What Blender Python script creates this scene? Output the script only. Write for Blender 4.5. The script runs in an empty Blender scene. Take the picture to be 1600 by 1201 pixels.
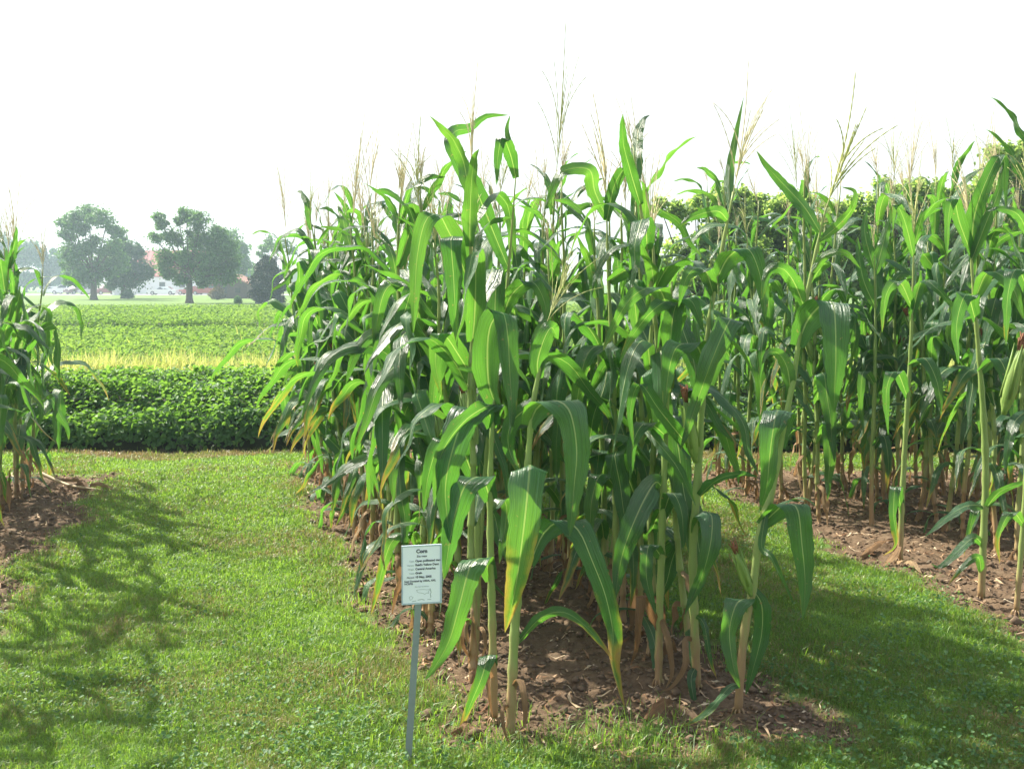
import bpy, math, random
import numpy as np
from math import radians as R, sin, cos, pi
from mathutils import Vector, Matrix, Euler

C = bpy.context.scene
COL = C.collection
rnd = random.Random(7)
rng = np.random.default_rng(11)

# ------------------------------------------------------------------ camera, sky, sun, exposure
CAMH, PITCH, F = 1.7, R(5.73), 1555.0
cam = bpy.data.objects.new("camera", bpy.data.cameras.new("camera"))
COL.objects.link(cam)
cam.location = (0, 0, CAMH)
cam.rotation_euler = (pi / 2 - PITCH, 0, 0)
cam.data.lens = 36 * F / 1600
cam.data.clip_end = 6000
C.camera = cam
SUN_EL, SUN_AZ = R(43), math.atan2(.55, -.84)      # azimuth of the direction towards the sun, from +X
w = bpy.data.worlds.new("World"); C.world = w; w.use_nodes = True
nt = w.node_tree; bg = nt.nodes["Background"]
sky = nt.nodes.new("ShaderNodeTexSky"); sky.sky_type = 'NISHITA'; sky.sun_disc = False
sky.sun_elevation = SUN_EL; sky.sun_rotation = pi / 2 - SUN_AZ
sky.air_density = 1.2; sky.dust_density = 6.0; sky.ozone_density = 1.0
veil = nt.nodes.new("ShaderNodeMix"); veil.data_type = 'RGBA';      # white summer haze, thick towards the horizon
wtc = nt.nodes.new("ShaderNodeTexCoord"); wsx = nt.nodes.new("ShaderNodeSeparateXYZ"); wmr = nt.nodes.new("ShaderNodeMapRange")
nt.links.new(wtc.outputs["Generated"], wsx.inputs[0]); nt.links.new(wsx.outputs[2], wmr.inputs[0]); wmr.interpolation_type = 'SMOOTHSTEP'
wmr.inputs[1].default_value = .22; wmr.inputs[2].default_value = .75; wmr.inputs[3].default_value = .85; wmr.inputs[4].default_value = .16
nt.links.new(wmr.outputs[0], veil.inputs[0])
veil.inputs[7].default_value = (4.2, 4.25, 4.3, 1); nt.links.new(sky.outputs[0], veil.inputs[6])
nt.links.new(veil.outputs[2], bg.inputs[0]); bg.inputs[1].default_value = 0.12
sl = bpy.data.lights.new("sun", 'SUN'); sl.energy = 5.0; sl.angle = R(.8); sl.color = (1, .94, .82)
so = bpy.data.objects.new("sun", sl); COL.objects.link(so)
sdir = Vector((cos(SUN_EL) * cos(SUN_AZ), cos(SUN_EL) * sin(SUN_AZ), sin(SUN_EL)))
so.rotation_euler = sdir.to_track_quat('Z', 'Y').to_euler(); so.location = (-10, 8, 20)
C.view_settings.view_transform = 'Standard'; C.view_settings.look = 'None'
C.view_settings.exposure = 1.30
C.cycles.volume_bounces = 1
C.cycles.max_bounces = 8; C.cycles.transmission_bounces = 6; C.cycles.diffuse_bounces = 4

# ------------------------------------------------------------------ helpers
def ray(x, y):
    u, v = (x - 800) / F, (600.5 - y) / F
    return Vector((u, cos(PITCH) + v * sin(PITCH), -sin(PITCH) + v * cos(PITCH)))
def at(x, y, Y):                       # world point seen at pixel x, y at ground distance Y
    d = ray(x, y); k = Y / d.y
    return Vector((d.x * k, Y, CAMH + d.z * k))
def ground(x, y):
    d = ray(x, y); k = -CAMH / d.z
    return Vector((d.x * k, d.y * k, 0))

def obj(name, mesh, mat=None, parent=None, loc=None):
    o = bpy.data.objects.new(name, mesh); COL.objects.link(o)
    if mat is not None and not mesh.materials: mesh.materials.append(mat)
    if parent: o.parent = parent
    if loc is not None: o.location = loc
    return o
def thing(name, label, cat, loc=(0, 0, 0), rz=0, group=None):
    o = bpy.data.objects.new(name, None); COL.objects.link(o)
    o.empty_display_size = .1
    o.location = loc; o.rotation_euler = (0, 0, rz); return tag(o, label, cat, group)
def tag(o, label=None, cat=None, group=None, kind=None):
    if label: o['label'] = label
    if cat: o['category'] = cat
    if group: o['group'] = group
    if kind: o['kind'] = kind
    return o

def npmesh(name, V, Q, tint=None, uv=None, smooth=False):
    """V (n,3), Q (m,k) faces of one size; tint per vertex; uv per vertex"""
    me = bpy.data.meshes.new(name)
    V = np.ascontiguousarray(V, dtype=np.float32); Q = np.ascontiguousarray(Q, dtype=np.int32)
    m, k = Q.shape
    me.vertices.add(len(V)); me.vertices.foreach_set("co", V.ravel())
    me.loops.add(m * k); me.loops.foreach_set("vertex_index", Q.ravel())
    me.polygons.add(m)
    me.polygons.foreach_set("loop_start", np.arange(0, m * k, k, dtype=np.int32))
    me.update(calc_edges=True)
    if smooth: me.polygons.foreach_set("use_smooth", np.ones(m, dtype=bool))
    if tint is not None:
        a = me.attributes.new("tint", 'FLOAT', 'POINT'); a.data.foreach_set("value", np.asarray(tint, dtype=np.float32))
    if uv is not None:
        l = me.uv_layers.new(name="UVMap"); l.data.foreach_set("uv", np.asarray(uv, dtype=np.float32)[Q.ravel()].ravel())
    return me

class MB:
    """collects pieces into one mesh"""
    def __init__(s): s.v = []; s.f = []; s.n = 0
    def add(s, V, Fc):
        s.v += [tuple(p) for p in V]; s.f += [tuple(i + s.n for i in f) for f in Fc]; s.n += len(V); return s
    def box(s, x0, x1, y0, y1, z0, z1):
        return s.add([(x0, y0, z0), (x1, y0, z0), (x1, y1, z0), (x0, y1, z0), (x0, y0, z1), (x1, y0, z1), (x1, y1, z1), (x0, y1, z1)],
                     [(0, 3, 2, 1), (4, 5, 6, 7), (0, 1, 5, 4), (1, 2, 6, 5), (2, 3, 7, 6), (3, 0, 4, 7)])
    def prism(s, prof, y0, y1, f=1.0):   # profile in x,z extruded along y
        n = len(prof)
        return s.add([(x, y0, z) for x, z in prof] + [(x, y1, z) for x, z in prof],
                     [tuple(range(n)), tuple(range(2 * n - 1, n - 1, -1))] + [(i, i + n, (i + 1) % n + n, (i + 1) % n) for i in range(n)])
    def tube(s, pts, rad, k=6, cap=True):
        pts = [Vector(p) for p in pts]; n = len(pts); V = []
        up = Vector((0, 1, 0.1))
        for i, p in enumerate(pts):
            t = (pts[min(i + 1, n - 1)] - pts[max(i - 1, 0)])
            t = t.normalized() if t.length > 1e-9 else Vector((0, 0, 1))
            if abs(t.dot(up.normalized())) > .97: up = Vector((1, 0, 0))
            a = t.cross(up).normalized(); b = t.cross(a)
            r = rad[i] if hasattr(rad, '__len__') else rad
            for j in range(k):
                q = 2 * pi * j / k; V.append(p + a * (r * cos(q)) + b * (r * sin(q)))
        Fc = [(i * k + j, i * k + (j + 1) % k, (i + 1) * k + (j + 1) % k, (i + 1) * k + j) for i in range(n - 1) for j in range(k)]
        if cap: Fc += [tuple(range(k - 1, -1, -1)), tuple((n - 1) * k + j for j in range(k))]
        return s.add(V, Fc)
    def mesh(s, name, smooth=False):
        me = bpy.data.meshes.new(name); me.from_pydata(s.v, [], s.f); me.update()
        if smooth: me.polygons.foreach_set("use_smooth", [True] * len(me.polygons))
        return me

# ------------------------------------------------------------------ materials
MATS = {}
def mat(name):
    m = bpy.data.materials.new(name); m.use_nodes = True
    n = m.node_tree.nodes; p = n["Principled BSDF"]; return m, n, m.node_tree.links, p
def simple(name, col, rough=.7, var=.15, scale=6.0, metal=0.0, bump=0.0, obj_var=0.0):
    if name in MATS: return MATS[name]
    m, n, l, p = mat(name)
    tc = n.new("ShaderNodeTexCoord"); no = n.new("ShaderNodeTexNoise"); no.inputs["Scale"].default_value = scale
    no.inputs["Detail"].default_value = 5
    l.new(tc.outputs["Object"], no.inputs["Vector"])
    mr = n.new("ShaderNodeMapRange"); mr.inputs[3].default_value = 1 - var * 1.6; mr.inputs[4].default_value = 1 + var * 1.6
    l.new(no.outputs[0], mr.inputs[0])
    mx = n.new("ShaderNodeVectorMath"); mx.operation = 'SCALE'; mx.inputs[0].default_value = col[:3]
    l.new(mr.outputs[0], mx.inputs["Scale"]); l.new(mx.outputs[0], p.inputs["Base Color"])
    p.inputs["Roughness"].default_value = rough; p.inputs["Metallic"].default_value = metal
    if bump:
        b = n.new("ShaderNodeBump"); b.inputs["Strength"].default_value = bump; b.inputs["Distance"].default_value = .02
        l.new(no.outputs[0], b.inputs["Height"]); l.new(b.outputs[0], p.inputs["Normal"])
    MATS[name] = m; return m
def ramp(n, l, src, stops):
    r = n.new("ShaderNodeValToRGB"); e = r.color_ramp.elements
    while len(e) < len(stops): e.new(.5)
    for k, (pos, c) in enumerate(stops): e[k].position = pos; e[k].color = (*c, 1) if len(c) == 3 else c
    l.new(src, r.inputs[0]); return r.outputs[0]
def mixc(n, l, f, a, b):
    x = n.new("ShaderNodeMix"); x.data_type = 'RGBA'
    for s, v in ((x.inputs[0], f), (x.inputs[6], a), (x.inputs[7], b)):
        if hasattr(v, 'links'): l.new(v, s)
        else: s.default_value = v if isinstance(v, (int, float)) else (*v, 1)
    return x.outputs[2]
def mathn(n, l, op, a, b=None, c=None, clamp=False):
    x = n.new("ShaderNodeMath"); x.operation = op; x.use_clamp = clamp
    for i, v in enumerate((a, b, c)):
        if v is None: continue
        if hasattr(v, 'links'): l.new(v, x.inputs[i])
        else: x.inputs[i].default_value = v
    return x.outputs[0]
def translucent(m, n, l, p, tcol, fac):
    t = n.new("ShaderNodeBsdfTranslucent")
    if hasattr(tcol, 'links'): l.new(tcol, t.inputs[0])
    else: t.inputs[0].default_value = (*tcol, 1)
    ms = n.new("ShaderNodeMixShader"); ms.inputs[0].default_value = fac
    l.new(p.outputs[0], ms.inputs[1]); l.new(t.outputs[0], ms.inputs[2])
    l.new(ms.outputs[0], n["Material Output"].inputs[0])

def leafmat(name, mode):
    m, n, l, p = mat(name)
    uv = n.new("ShaderNodeUVMap"); sx = n.new("ShaderNodeSeparateXYZ"); l.new(uv.outputs[0], sx.inputs[0])
    U, V = sx.outputs[0], sx.outputs[1]
    oi = n.new("ShaderNodeObjectInfo"); rv = oi.outputs["Random"]
    c = mathn(n, l, 'ABSOLUTE', mathn(n, l, 'SUBTRACT', U, .5))                  # 0 centre .. .5 margin
    rib = mathn(n, l, 'LESS_THAN', c, mathn(n, l, 'MULTIPLY_ADD', V, -.026, .034))
    st = mathn(n, l, 'SINE', mathn(n, l, 'MULTIPLY', U, 95.0))
    tc = n.new("ShaderNodeTexCoord"); no = n.new("ShaderNodeTexNoise"); no.inputs["Scale"].default_value = 9; no.inputs["Detail"].default_value = 6
    l.new(tc.outputs["Object"], no.inputs["Vector"]); N = no.outputs[0]
    g = mathn(n, l, 'ADD', mathn(n, l, 'MULTIPLY_ADD', st, .10, mathn(n, l, 'MULTIPLY', N, .55)), mathn(n, l, 'MULTIPLY', rv, .35))
    if mode == 'dead':
        top = ramp(n, l, g, [(.2, (.16, .09, .045)), (.5, (.36, .24, .13)), (.9, (.58, .45, .28))])
        tr = mixc(n, l, .5, top, (.5, .25, .08))
        rough, f = .75, .25
    else:
        top = ramp(n, l, g, [(.15, (.028, .085, .040)), (.5, (.045, .125, .055)), (.9, (.070, .170, .060))])
        tr = ramp(n, l, g, [(.15, (.10, .33, .03)), (.6, (.16, .42, .035)), (.95, (.25, .50, .045))])
        top = mixc(n, l, rib, top, (.33, .42, .19)); tr = mixc(n, l, rib, tr, (.40, .60, .12))
        k = {'green': (1.25, 2.2), 'yellow': (.86, 2.0)}[mode]
        tip = mathn(n, l, 'ADD', V, mathn(n, l, 'MULTIPLY', c, .7))
        tip = mathn(n, l, 'ADD', tip, mathn(n, l, 'MULTIPLY', mathn(n, l, 'SUBTRACT', N, .5), 1.1))
        tip = mathn(n, l, 'MULTIPLY', mathn(n, l, 'SUBTRACT', tip, k[0]), k[1], clamp=True)
        yel = ramp(n, l, tip, [(.0, (.12, .22, .03)), (.35, (.34, .34, .05)), (.7, (.36, .22, .07)), (1, (.28, .16, .08))])
        yf = mathn(n, l, 'MULTIPLY', tip, 1.7, clamp=True)
        top = mixc(n, l, yf, top, yel); tr = mixc(n, l, yf, tr, mixc(n, l, .5, yel, (.6, .5, .05)))
        rough, f = .34, .38
        # underside is paler and duller
        ge = n.new("ShaderNodeNewGeometry")
    mp0 = n.new("ShaderNodeMapping"); mp0.inputs["Scale"].default_value = (22, 3.0, 1); l.new(uv.outputs[0], mp0.inputs[0])
    n0 = n.new("ShaderNodeTexNoise"); n0.inputs["Scale"].default_value = 1.0; n0.inputs["Detail"].default_value = 6; n0.inputs["Roughness"].default_value = .7; l.new(mp0.outputs[0], n0.inputs["Vector"])
    mr0 = n.new("ShaderNodeMapRange"); mr0.inputs[1].default_value = .25; mr0.inputs[2].default_value = .75; mr0.inputs[3].default_value = .66; mr0.inputs[4].default_value = 1.34; l.new(n0.outputs[0], mr0.inputs[0])
    vs = n.new("ShaderNodeVectorMath"); vs.operation = 'SCALE'; l.new(top, vs.inputs[0]); l.new(mr0.outputs[0], vs.inputs["Scale"]); top = vs.outputs[0]
    vs = n.new("ShaderNodeVectorMath"); vs.operation = 'SCALE'; l.new(tr, vs.inputs[0]); l.new(mr0.outputs[0], vs.inputs["Scale"]); tr = vs.outputs[0]
    if mode != 'dead':      # brown specks and chewed spots
        n1_ = n.new("ShaderNodeTexNoise"); n1_.inputs["Scale"].default_value = 55; n1_.inputs["Detail"].default_value = 2; l.new(tc.outputs["Object"], n1_.inputs["Vector"])
        sp_ = mathn(n, l, 'MULTIPLY', mathn(n, l, 'SUBTRACT', n1_.outputs[0], .70), 14, clamp=True); top = mixc(n, l, sp_, top, (.30, .24, .10)); tr = mixc(n, l, sp_, tr, (.35, .30, .08))
    l.new(top, p.inputs["Base Color"]); p.inputs["Roughness"].default_value = rough
    p.inputs["Specular IOR Level"].default_value = .75 if mode != 'dead' else .25
    mp = n.new("ShaderNodeMapping"); mp.inputs["Scale"].default_value = (16, 2.2, 1); l.new(uv.outputs[0], mp.inputs[0])
    ns = n.new("ShaderNodeTexNoise"); ns.inputs["Scale"].default_value = 1.0; ns.inputs["Detail"].default_value = 4; l.new(mp.outputs[0], ns.inputs["Vector"])
    b = n.new("ShaderNodeBump"); b.inputs["Strength"].default_value = 1.0; b.inputs["Distance"].default_value = .010
    l.new(mathn(n, l, 'ADD', mathn(n, l, 'MULTIPLY', st, .03), mathn(n, l, 'ADD', mathn(n, l, 'MULTIPLY', N, .8), mathn(n, l, 'MULTIPLY', ns.outputs[0], 1.6))), b.inputs["Height"]); l.new(b.outputs[0], p.inputs["Normal"])
    translucent(m, n, l, p, tr, f)
    return m
M_LEAF = leafmat("corn_leaf", 'green'); M_YEL = leafmat("corn_leaf_yellowing", 'yellow'); M_DEAD = leafmat("corn_leaf_dead", 'dead')

def tintmat(name, stops, tstops, fac=.35, rough=.5, spec=.4, patch=None):
    """foliage material coloured by the per-leaf tint attribute, with large soft patches"""
    m, n, l, p = mat(name)
    a = n.new("ShaderNodeAttribute"); a.attribute_name = "tint"; f = a.outputs["Fac"]
    if patch:
        ge = n.new("ShaderNodeNewGeometry"); no = n.new("ShaderNodeTexNoise"); no.inputs["Scale"].default_value = patch; no.inputs["Detail"].default_value = 3
        l.new(ge.outputs["Position"], no.inputs["Vector"])
        f = mathn(n, l, 'ADD', f, mathn(n, l, 'MULTIPLY', mathn(n, l, 'SUBTRACT', no.outputs[0], .5), 1.1), clamp=True)
    l.new(ramp(n, l, f, stops), p.inputs["Base Color"]); p.inputs["Roughness"].default_value = rough
    p.inputs["Specular IOR Level"].default_value = spec
    translucent(m, n, l, p, ramp(n, l, f, tstops), fac); return m

# ------------------------------------------------------------------ soil plots of the ground
def wob(y, s): return .07 * np.sin(y * 3.1 + s) + .05 * np.sin(y * 7.7 + 2 * s) + .03 * np.sin(y * 17 + s * 3)
ROW_A = lambda d: -.01 - .33 * (d - 3.6)
ROW_B = lambda d: .93 - .34 * (d - 3.85)
ROW_R = lambda d, k=0: 2.62 - .21 * (d - 5) + .78 * k
ROW_L = lambda d, k=0: -3.98 - .22 * (d - 7.5) - .78 * k
def soilmask(x, y):
    """>0 inside bare soil, metres from the edge roughly"""
    x = np.asarray(x, float); y = np.asarray(y, float)
    a = np.minimum(x - (ROW_A(y) - .24 + wob(y, 1)), (ROW_B(y) + .26 + wob(y, 2)) - x)
    a = np.minimum(a, np.minimum(y - (3.52 + wob(x * 1.3, 3)), 9.15 - y))
    b = np.minimum(x - (ROW_R(y) - .24 + wob(y, 4)), 9 - x); b = np.minimum(b, np.minimum(y - 1.5, 9.1 + wob(x, 6) - y))
    c = np.minimum((ROW_L(y) + .72 + wob(y, 5) * 1.5) - x, x + 9); c = np.minimum(c, np.minimum(y - 1.2, 8.75 + wob(x, 8) - y))
    d = np.minimum(y - (10.0 + .4 * wob(x, 9)), 14.2 - y)
    return np.maximum(np.maximum(a, b), np.maximum(c, d))
def vnoise(x, y, s, seed=0):
    """smooth value noise"""
    x = np.asarray(x) * s; y = np.asarray(y) * s
    xi = np.floor(x).astype(int); yi = np.floor(y).astype(int); fx = x - xi; fy = y - yi
    fx = fx * fx * (3 - 2 * fx); fy = fy * fy * (3 - 2 * fy)
    def h(a, b):
        n = (a * 374761393 + b * 668265263 + seed * 1442695041) & 0x7fffffff
        n = ((n ^ (n >> 13)) * 1274126177) & 0x7fffffff
        return ((n ^ (n >> 16)) & 0xffff) / 65535.0
    return (h(xi, yi) * (1 - fx) + h(xi + 1, yi) * fx) * (1 - fy) + (h(xi, yi + 1) * (1 - fx) + h(xi + 1, yi + 1) * fx) * fy
def gheight(x, y):
    s = np.clip(soilmask(x, y) / .08, 0, 1)
    fade = np.clip((30 - np.asarray(y, float)) / 20, 0, 1)
    clod = .030 * (vnoise(x, y, 9, 3) - .5) + .022 * (vnoise(x, y, 23, 4) - .5) + .012 * (vnoise(x, y, 50, 5) - .5)
    turf = .02 * (vnoise(x, y, 3, 6) - .5) + .012 * (vnoise(x, y, 11, 7) - .5)
    return (s * (clod - .015) + (1 - s) * turf + .05 * (vnoise(x, y, .6, 9) - .5)) * fade

def geo(a, b, n): return a * (b / a) ** (np.arange(1, n + 1) / n)
xs = np.concatenate([-(4.6 + geo(.1, 3000, 45))[::-1], np.arange(-4.6, 5.6, .02), 5.6 + geo(.1, 3000, 45)])
ys = np.concatenate([-(geo(1, 200, 14))[::-1], np.arange(0, 2.8, .2), np.arange(2.8, 10.4, .02), 10.4 + geo(.05, 5000, 90)])
X, Y = np.meshgrid(xs, ys); Z = gheight(X, Y)
nx, ny = len(xs), len(ys); idx = np.arange(nx * ny).reshape(ny, nx)
Q = np.stack([idx[:-1, :-1], idx[:-1, 1:], idx[1:, 1:], idx[1:, :-1]], -1).reshape(-1, 4)
sm = np.clip(soilmask(X, Y) / .10 + .5 + 1.2 * (vnoise(X, Y, 14, 12) - .5), 0, 1)
me = npmesh("ground", np.stack([X, Y, Z], -1).reshape(-1, 3), Q, tint=sm.ravel(), smooth=True)
m, n, l, p = mat("ground")
a = n.new("ShaderNodeAttribute"); a.attribute_name = "tint"
ge = n.new("ShaderNodeNewGeometry")
def gn(scale, det=6, rough=.6):
    no = n.new("ShaderNodeTexNoise"); no.inputs["Scale"].default_value = scale; no.inputs["Detail"].default_value = det; no.inputs["Roughness"].default_value = rough
    l.new(ge.outputs["Position"], no.inputs["Vector"]); return no.outputs[0]
n1, n2, n3 = gn(3), gn(28, 8, .7), gn(.35, 3)
soilc = ramp(n, l, mathn(n, l, 'MULTIPLY_ADD', n2, .7, mathn(n, l, 'MULTIPLY', n1, .3)), [(.3, (.072, .047, .029)), (.5, (.135, .092, .058)), (.72, (.220, .165, .112))])
turfc = ramp(n, l, mathn(n, l, 'MULTIPLY_ADD', n2, .5, mathn(n, l, 'MULTIPLY', n3, .5)), [(.3, (.06, .11, .025)), (.5, (.11, .19, .04)), (.7, (.17, .23, .06))])
l.new(mixc(n, l, a.outputs["Fac"], turfc, soilc), p.inputs["Base Color"]); p.inputs["Roughness"].default_value = .95
p.inputs["Specular IOR Level"].default_value = .15
b = n.new("ShaderNodeBump"); b.inputs["Strength"].default_value = .7; b.inputs["Distance"].default_value = .02
l.new(gn(45, 8, .75), b.inputs["Height"]); l.new(b.outputs[0], p.inputs["Normal"])
g = obj("ground", me, m); tag(g, kind='structure', label='flat ground of mown turf and bare brown soil plots', cat='ground')

# ------------------------------------------------------------------ lawn
M_GRASS = tintmat("grass", [(0, (.32, .26, .12)), (.16, (.18, .20, .055)), (.38, (.055, .135, .022)), (.72, (.095, .20, .034)), (1, (.18, .30, .07))],
                  [(0, (.3, .22, .08)), (.3, (.25, .46, .03)), (1, (.44, .70, .06))], .42, .42, .45, patch=1.1)
def blades(P, h, w, tilt, tint, name, matl):
    """P (n,3) roots; arrays h, w, tilt; three-pair curved blades"""
    n_ = len(P); az = rng.uniform(0, 2 * pi, n_); d = np.stack([np.cos(az), np.sin(az), np.zeros(n_)], 1)
    az2 = az + pi / 2 + rng.normal(0, .5, n_); s = np.stack([np.cos(az2), np.sin(az2), np.zeros(n_)], 1)
    up = np.array([0, 0, 1.0])
    p1 = P + up * (h * .55)[:, None] + d * (h * .25 * tilt)[:, None]
    p2 = P + up * (h * np.clip(1 - .35 * tilt, .25, 1))[:, None] + d * (h * .9 * tilt)[:, None]
    V = np.stack([P - s * w[:, None] / 2, P + s * w[:, None] / 2, p1 - s * w[:, None] * .42, p1 + s * w[:, None] * .42, p2 - s * w[:, None] * .06, p2 + s * w[:, None] * .06], 1)
    b0 = np.arange(n_)[:, None] * 6
    Qd = np.concatenate([b0 + np.array([0, 1, 3, 2]), b0 + np.array([2, 3, 5, 4])], 0)
    return npmesh(name, V.reshape(-1, 3), Qd, tint=np.repeat(tint, 6))
def scatter(n_, x0, x1, y0, y1, powr=1.7):
    """more of them nearer the camera"""
    u = rng.uniform(0, 1, n_); a_ = 2 - powr
    y = (y0 ** a_ + u * (y1 ** a_ - y0 ** a_)) ** (1 / a_)
    x = rng.uniform(-1, 1, n_) * (.56 * y + .35)
    k = (x > x0) & (x < x1); return x[k], y[k]
x, y = scatter(1000000, -9, 9, 2.75, 10.2)
s = soilmask(x, y)
dens = vnoise(x, y, 2.1, 31)
k = (s < -.02 - .05 * rng.uniform(0, 1, len(x))) | ((s < .12) & (rng.uniform(0, 1, len(x)) < .10))
x, y, s, dens = x[k], y[k], s[k], dens[k]
nb = len(x); z = gheight(x, y) - .004
h = rng.uniform(.016, .046, nb) * (.75 + .5 * vnoise(x, y, 4, 8)); dist = y
edge = np.exp(-np.abs(s + .05) / .06)
h = h * (1 + .5 * edge * rng.uniform(0, 1, nb))
wd = rng.uniform(.0018, .0034, nb) * np.clip(dist / 4, .9, 2.6)
tint = np.clip(rng.normal(.52, .21, nb) + (dens - .5) * .45 + (vnoise(x, y, 6.5, 33) - .5) * .35, 0, 1)
dry = (y > 9.72 + .2 * np.sin(x * 2.3)) | (rng.uniform(0, 1, nb) < .05 + .22 * np.clip((vnoise(x, y, 2.7, 44) * .6 + vnoise(x, y, 8, 45) * .4 - .56) / .1, 0, 1) + .25 * (s > -.12))
tint[dry] = rng.uniform(0, .16, dry.sum())
lawn = obj("lawn_grass", blades(np.stack([x, y, z], 1), h, wd, rng.uniform(.2, 1.2, nb), tint, "lawn_grass", None), M_GRASS)
tag(lawn, 'short mown green grass of the lawn strips between the corn plots', 'grass', kind='stuff')
# long unmown blades along the soil edges
cx, cy = [], []
for (px, py, nn, rr) in [(560, 1000, 260, .22), (600, 1080, 260, .2), (690, 1120, 120, .12), (950, 1160, 420, .22), (1040, 1165, 200, .2), (690, 1180, 160, .15), (640, 1150, 200, .14),
                         (1500, 1000, 120, .2), (560, 940, 160, .15), (1230, 1020, 140, .2), (860, 1185, 200, .3), (500, 870, 120, .15), (480, 712, 300, .8), (200, 712, 300, .9), (1000, 1150, 160, .1)]:
    g0 = ground(px, py); cx += list(rng.normal(g0.x, rr, nn)); cy += list(rng.normal(g0.y, rr * .6, nn))
x, y = np.array(cx), np.array(cy); nb = len(x)
lg = obj("long_grass", blades(np.stack([x, y, gheight(x, y) - .005], 1), rng.uniform(.04, .12, nb), rng.uniform(.002, .0045, nb), rng.uniform(.3, 1.3, nb), np.clip(rng.normal(.7, .15, nb), 0, 1), "long_grass", None), M_GRASS)
tag(lg, 'longer unmown grass blades fringing the bare soil edges', 'grass', kind='stuff')

def leaflets(P, nrm, size, aspect, tint, name, fold=.18, uplim=None):
    """six-vertex folded leaves at P facing nrm"""
    n_ = len(P); nrm = nrm / np.linalg.norm(nrm, axis=1)[:, None]
    t = rng.normal(0, 1, (n_, 3)); t -= (t * nrm).sum(1)[:, None] * nrm; t /= np.linalg.norm(t, axis=1)[:, None]
    s = np.cross(nrm, t); L = size[:, None]; W = (size * aspect)[:, None]
    b_ = P - t * L * .5; e = P + t * L * .5 - nrm * L * .12
    q = lambda a_, c_, f_: P + t * L * a_ + s * W * c_ + nrm * L * fold * f_
    V = np.stack([b_, q(-.22, .42, 1), q(.14, .40, .8), e, q(.14, -.40, .8), q(-.22, -.42, 1)], 1)
    b0 = np.arange(n_)[:, None] * 6
    Qd = np.concatenate([b0 + np.array([0, 1, 2, 3]), b0 + np.array([0, 3, 4, 5])], 0)
    return npmesh(name, V.reshape(-1, 3), Qd, tint=np.repeat(tint, 6))
# clover and broad-leaved weeds in the turf
M_WEED = tintmat("clover", [(0, (.035, .09, .03)), (.5, (.06, .15, .045)), (1, (.11, .21, .08))], [(0, (.2, .4, .05)), (1, (.35, .55, .1))], .3, .55, .3)
x, y = scatter(60000, -9, 9, 2.8, 9.5, 1.8)
cl = vnoise(x, y, 1.7, 51) * .35 + vnoise(x, y, 7, 52) * .35 + rng.uniform(0, .3, len(x))
cl = cl + .10 * (x > .8) + .06 * (y < 4.2)
k = (cl > .66) & ((soilmask(x, y) < .0) | ((soilmask(x, y) < .15) & (rng.uniform(0, 1, len(x)) < .15)))
x, y = x[k], y[k]; nb = len(x)
P = np.stack([x, y, gheight(x, y) + rng.uniform(.015, .05, nb)], 1)
nm = np.stack([rng.normal(0, .45, nb), rng.normal(0, .45, nb), np.ones(nb)], 1)
cv = obj("clover_patches", leaflets(P, nm, rng.uniform(.009, .024, nb), rng.uniform(.7, 1, nb), rng.uniform(0, 1, nb), "clover"), M_WEED)
tag(cv, 'small round clover and broad weed leaves mixed in the lawn', 'ground cover', kind='stuff')

# ------------------------------------------------------------------ soil clods and leaf litter
x, y = scatter(30000, -9, 9, 3.0, 9.2, 1.6); k = soilmask(x, y) > .0; x, y = x[k], y[k]; nb = len(x)
ico = np.array([(1, 0, 0), (-1, 0, 0), (0, 1, 0), (0, -1, 0), (0, 0, 1), (0, 0, -1), (.7, .7, .3), (-.7, .7, -.2), (-.7, -.7, .4), (.7, -.7, .1)])
tri = np.array([(0, 6, 4), (6, 2, 4), (2, 7, 4), (7, 1, 4), (1, 8, 4), (8, 3, 4), (3, 9, 4), (9, 0, 4), (6, 0, 5), (2, 6, 5), (7, 2, 5), (1, 7, 5), (8, 1, 5), (3, 8, 5), (9, 3, 5), (0, 9, 5)])
sz = rng.gamma(1.5, .0036, nb) + .003
V = np.stack([x, y, gheight(x, y) + sz * .3], 1)[:, None, :] + ico[None] * sz[:, None, None] * rng.uniform(.6, 1.25, (nb, 10, 1)) * np.array([1, 1, .7])
T = (np.arange(nb)[:, None, None] * 10 + tri[None]).reshape(-1, 3)
sc = obj("soil_clods", npmesh("soil_clods", V.reshape(-1, 3), T, smooth=True), simple("soil_clod", (.135, .092, .058), .95, .35, 30))
tag(sc, 'loose brown soil clods scattered over the bare plots', 'soil', kind='stuff')

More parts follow.
